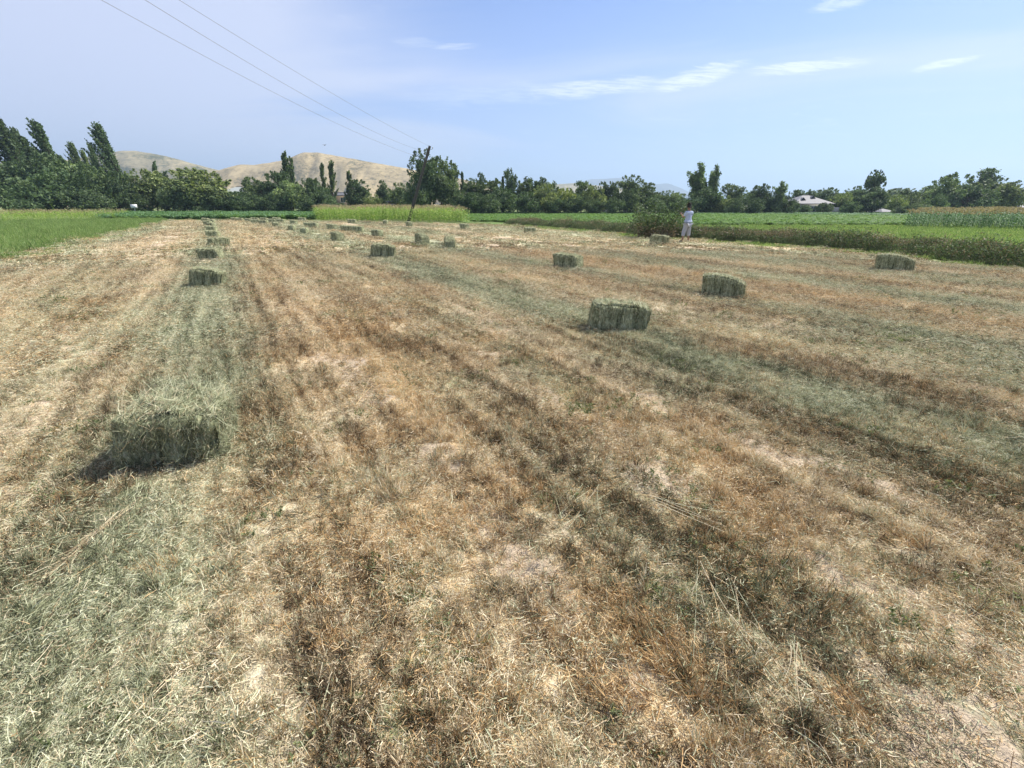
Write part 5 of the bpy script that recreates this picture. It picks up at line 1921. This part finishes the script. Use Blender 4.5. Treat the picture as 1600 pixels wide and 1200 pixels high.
# ------------------------------------------------------------------ brush heap and the man
def brush_heap():
    x, y = at(1034, 374)
    y += 1.2
    r = link('brush_heap', None)
    r.location = (x, y, 0)
    r.scale = (1.15, 1.0, 1.1)
    tag(r, 'tall leafy brush heap with dry brown twigs at its foot, beside the man', 'shrub')
    n = 46
    a = rng.random(n) * 6.28
    D = np.stack([np.cos(a) * 0.75, np.sin(a) * 0.5, 0.35 + 0.9 * rng.random(n)], 1)
    L = 0.8 + 1.25 * rng.random(n) ** 1.4
    P = blob_positions(n, 0.75)
    st = ribbons(P, D, L, np.full(n, 0.02), rng.normal(size=(n, 3)) * 0.15, 4, None, 0.3, np.full(n, 0.9))
    link('twigs', make_mesh('twigs', st[0], st[1], M_WEED, st[2]), r)['kind'] = 'stuff'
    N = 9000
    k = rng.integers(0, n, N)
    t = rng.random(N) ** 0.8
    Dn = D / np.linalg.norm(D, axis=1, keepdims=True)
    Q = P[k] + Dn[k] * (L[k] * t)[:, None] + rng.normal(size=(N, 3)) * 0.15
    Q[:, 2] = np.abs(Q[:, 2])
    hgt = Q[:, 2] / 2.0
    v = np.where((rng.random(N) < 0.75 * (1 - sstep(0.1, 0.45, hgt))), 0.74 + 0.26 * rng.random(N), 0.02 + 0.5 * rng.random(N) + 0.2 * (rng.random(N) < 0.15))
    lf = ribbons(Q, rng.normal(size=(N, 3)), 0.05 + 0.06 * rng.random(N), 0.03 + 0.03 * rng.random(N), np.zeros((N, 3)), 1, None, 0.5, v)
    link('foliage', make_mesh('foliage', lf[0], lf[1], M_WEED, lf[2]), r)['kind'] = 'stuff'


brush_heap()


def skin(name, verts, edges, radii, m, parent, root=0, sub=2):
    me = bpy.data.meshes.new(name)
    me.from_pydata([tuple(v) for v in verts], edges, [])
    o = bpy.data.objects.new(name, me)
    SC.collection.objects.link(o)
    md = o.modifiers.new('skin', 'SKIN')
    md.use_smooth_shade = True
    if not me.skin_vertices:
        me.skin_vertices.new()
    for i, rr in enumerate(radii):
        me.skin_vertices[0].data[i].radius = rr if isinstance(rr, tuple) else (rr, rr)
        me.skin_vertices[0].data[i].use_root = (i == root)
    s = o.modifiers.new('sub', 'SUBSURF')
    s.levels = s.render_levels = sub
    dg = bpy.context.evaluated_depsgraph_get()
    new = bpy.data.meshes.new_from_object(o.evaluated_get(dg))
    new.name = name
    new.materials.clear()
    new.materials.append(m)
    bpy.data.objects.remove(o)
    ob = link(name, new, parent)
    return ob


def build_man():
    gx, gy = at(1071, 378.5)
    r = link('person', None)
    r.location = (gx, gy, float(ground_z(gx, gy)) + 0.0)
    r.rotation_euler = (0, 0, math.radians(28))
    tag(r, 'man in pale blue t-shirt and light grey cropped trousers, seen from behind', 'person')
    M_SKIN = simple('mat_skin', (0.26, 0.15, 0.10), 0.6)
    M_SHIRT = simple('mat_shirt', (0.38, 0.44, 0.58), 0.85, 9.0, 0.12)
    M_TROU = simple('mat_trousers', (0.33, 0.34, 0.38), 0.85, 9.0, 0.12)
    M_HAIR = simple('mat_hair', (0.02, 0.017, 0.015), 0.7)
    M_SHOE = simple('mat_shoe', (0.04, 0.04, 0.045), 0.6)
    # faces +Y (away from the camera); feet apart
    v = [(0, 0, 0.92),                       # 0 pelvis
         (0, 0, 1.10), (0, 0.01, 1.28), (0, 0, 1.42), (0, 0.015, 1.50), (0, 0.03, 1.56), (0, 0.04, 1.64), (0, 0.035, 1.71),  # spine, neck, head 7
         (-0.10, 0, 0.88), (-0.16, 0.05, 0.50), (-0.23, 0.02, 0.09), (-0.245, 0.16, 0.035),      # left leg 8-11
         (0.10, 0, 0.88), (0.13, 0.01, 0.50), (0.15, -0.03, 0.09), (0.17, 0.11, 0.035),            # right leg 12-15
         (-0.18, 0, 1.40), (-0.25, 0.10, 1.17), (-0.17, 0.33, 1.32), (-0.155, 0.39, 1.36),        # left arm 16-19
         (0.18, 0, 1.40), (0.23, 0.07, 1.14), (0.08, 0.28, 1.25), (0.05, 0.35, 1.30)]             # right arm 20-23
    e = [(0, 1), (1, 2), (2, 3), (3, 4), (4, 5), (5, 6), (6, 7), (0, 8), (8, 9), (9, 10), (10, 11), (0, 12), (12, 13), (13, 14), (14, 15),
         (3, 16), (16, 17), (17, 18), (18, 19), (3, 20), (20, 21), (21, 22), (22, 23)]
    rad = [(0.14, 0.10), (0.13, 0.09), (0.15, 0.10), (0.12, 0.085), 0.055, 0.065, 0.085, 0.06, 0.085, 0.055, 0.04, 0.035, 0.085, 0.055, 0.04, 0.035,
           0.055, 0.04, 0.028, 0.03, 0.055, 0.04, 0.028, 0.03]
    body = skin('body', v, e, rad, M_SKIN, r)
    # fingers closed round the phone, rooted in the palms
    for hx, hy, hz, sg in ((-0.155, 0.39, 1.36, 1), (0.05, 0.35, 1.30, -1)):
        for f in range(4):
            z = hz + 0.03 - f * 0.018
            skin('finger', [(hx, hy, z), (hx + sg * 0.02, hy + 0.045, z + 0.012), (hx + sg * 0.05, hy + 0.055, z + 0.014)], [(0, 1), (1, 2)], [0.010, 0.009, 0.008], M_SKIN, body, 0, 1)
        skin('thumb', [(hx, hy, hz - 0.01), (hx + sg * 0.03, hy - 0.012, hz + 0.02), (hx + sg * 0.05, hy + 0.0, hz + 0.04)], [(0, 1), (1, 2)], [0.012, 0.010, 0.009], M_SKIN, body, 0, 1)
    # shirt: torso and short loose sleeves
    v = [(0, 0, 0.86), (0, 0, 0.98), (0, 0, 1.12), (0, 0.01, 1.28), (0, 0, 1.41), (0, 0.01, 1.475),
         (-0.18, 0, 1.395), (-0.235, 0.07, 1.22), (0.18, 0, 1.395), (0.222, 0.05, 1.19)]
    e = [(0, 1), (1, 2), (2, 3), (3, 4), (4, 5), (4, 6), (6, 7), (4, 8), (8, 9)]
    skin('shirt', v, e, [(0.20, 0.145), (0.19, 0.135), (0.18, 0.13), (0.19, 0.135), (0.15, 0.105), (0.07, 0.065), 0.085, 0.07, 0.085, 0.07], M_SHIRT, r, 2)
    v = [(0, 0, 0.90), (-0.105, 0, 0.82), (-0.155, 0.045, 0.50), (-0.20, 0.03, 0.27), (0.105, 0, 0.82), (0.13, 0.01, 0.50), (0.142, -0.01, 0.27)]
    e = [(0, 1), (1, 2), (2, 3), (0, 4), (4, 5), (5, 6)]
    skin('trousers', v, e, [(0.17, 0.13), 0.125, 0.10, 0.092, 0.125, 0.10, 0.092], M_TROU, r, 0)
    skin('hair', [(0, 0.015, 1.66), (0, 0.0, 1.72), (0, 0.03, 1.765)], [(0, 1), (1, 2)], [0.085, 0.10, 0.085], M_HAIR, r, 1)
    for sx in (-1, 1):
        skin('ear', [(sx * 0.088, 0.04, 1.63), (sx * 0.098, 0.035, 1.665)], [(0, 1)], [0.012, 0.016], M_SKIN, body, 0, 1)
    skin('nose', [(0, 0.12, 1.655), (0, 0.142, 1.625)], [(0, 1)], [0.012, 0.016], M_SKIN, body, 0, 1)
    for p, q, s in (((-0.23, -0.01, 0.05), (-0.25, 0.19, 0.04), 1), ((0.15, -0.06, 0.05), (0.18, 0.14, 0.04), 1)):
        mid = tuple((a + b) / 2 for a, b in zip(p, q))
        skin('shoe', [p, mid, q], [(0, 1), (1, 2)], [(0.045, 0.045), (0.05, 0.045), (0.045, 0.032)], M_SHOE, r, 1)
    # small dark phone between the hands
    c = Matrix.Rotation(math.radians(28), 3, 'Z') @ Vector((-0.05, 0.41, 1.36))
    ph = box_obj('mobile_phone', (-0.075, -0.005, -0.04), (0.075, 0.005, 0.04), M_SHOE)
    ph.location = (gx + c.x, gy + c.y, c.z + r.location.z)
    ph.rotation_euler = (0, 0, math.radians(28))
    tag(ph, 'small dark object held up in the hands of the man', 'phone')


build_man()

# ------------------------------------------------------------------ haze
def haze():
    V, Fc, v = box_part((-6500, -400, -1.2), (6500, 6300, 420))
    m = bpy.data.materials.new('mat_haze')
    m.use_nodes = True
    n = NT(m.node_tree)
    out = n.n('ShaderNodeOutputMaterial')
    pv = n.n('ShaderNodeVolumePrincipled')
    pv.inputs['Color'].default_value = (0.60, 0.80, 1.0, 1)
    pv.inputs['Density'].default_value = HAZE
    pv.inputs['Anisotropy'].default_value = 0.3
    n.t.links.new(pv.outputs[0], out.inputs['Volume'])
    o = link('haze', make_mesh('haze', V, Fc, m))
    o['kind'] = 'stuff'


HAZE = 0.00028
haze()
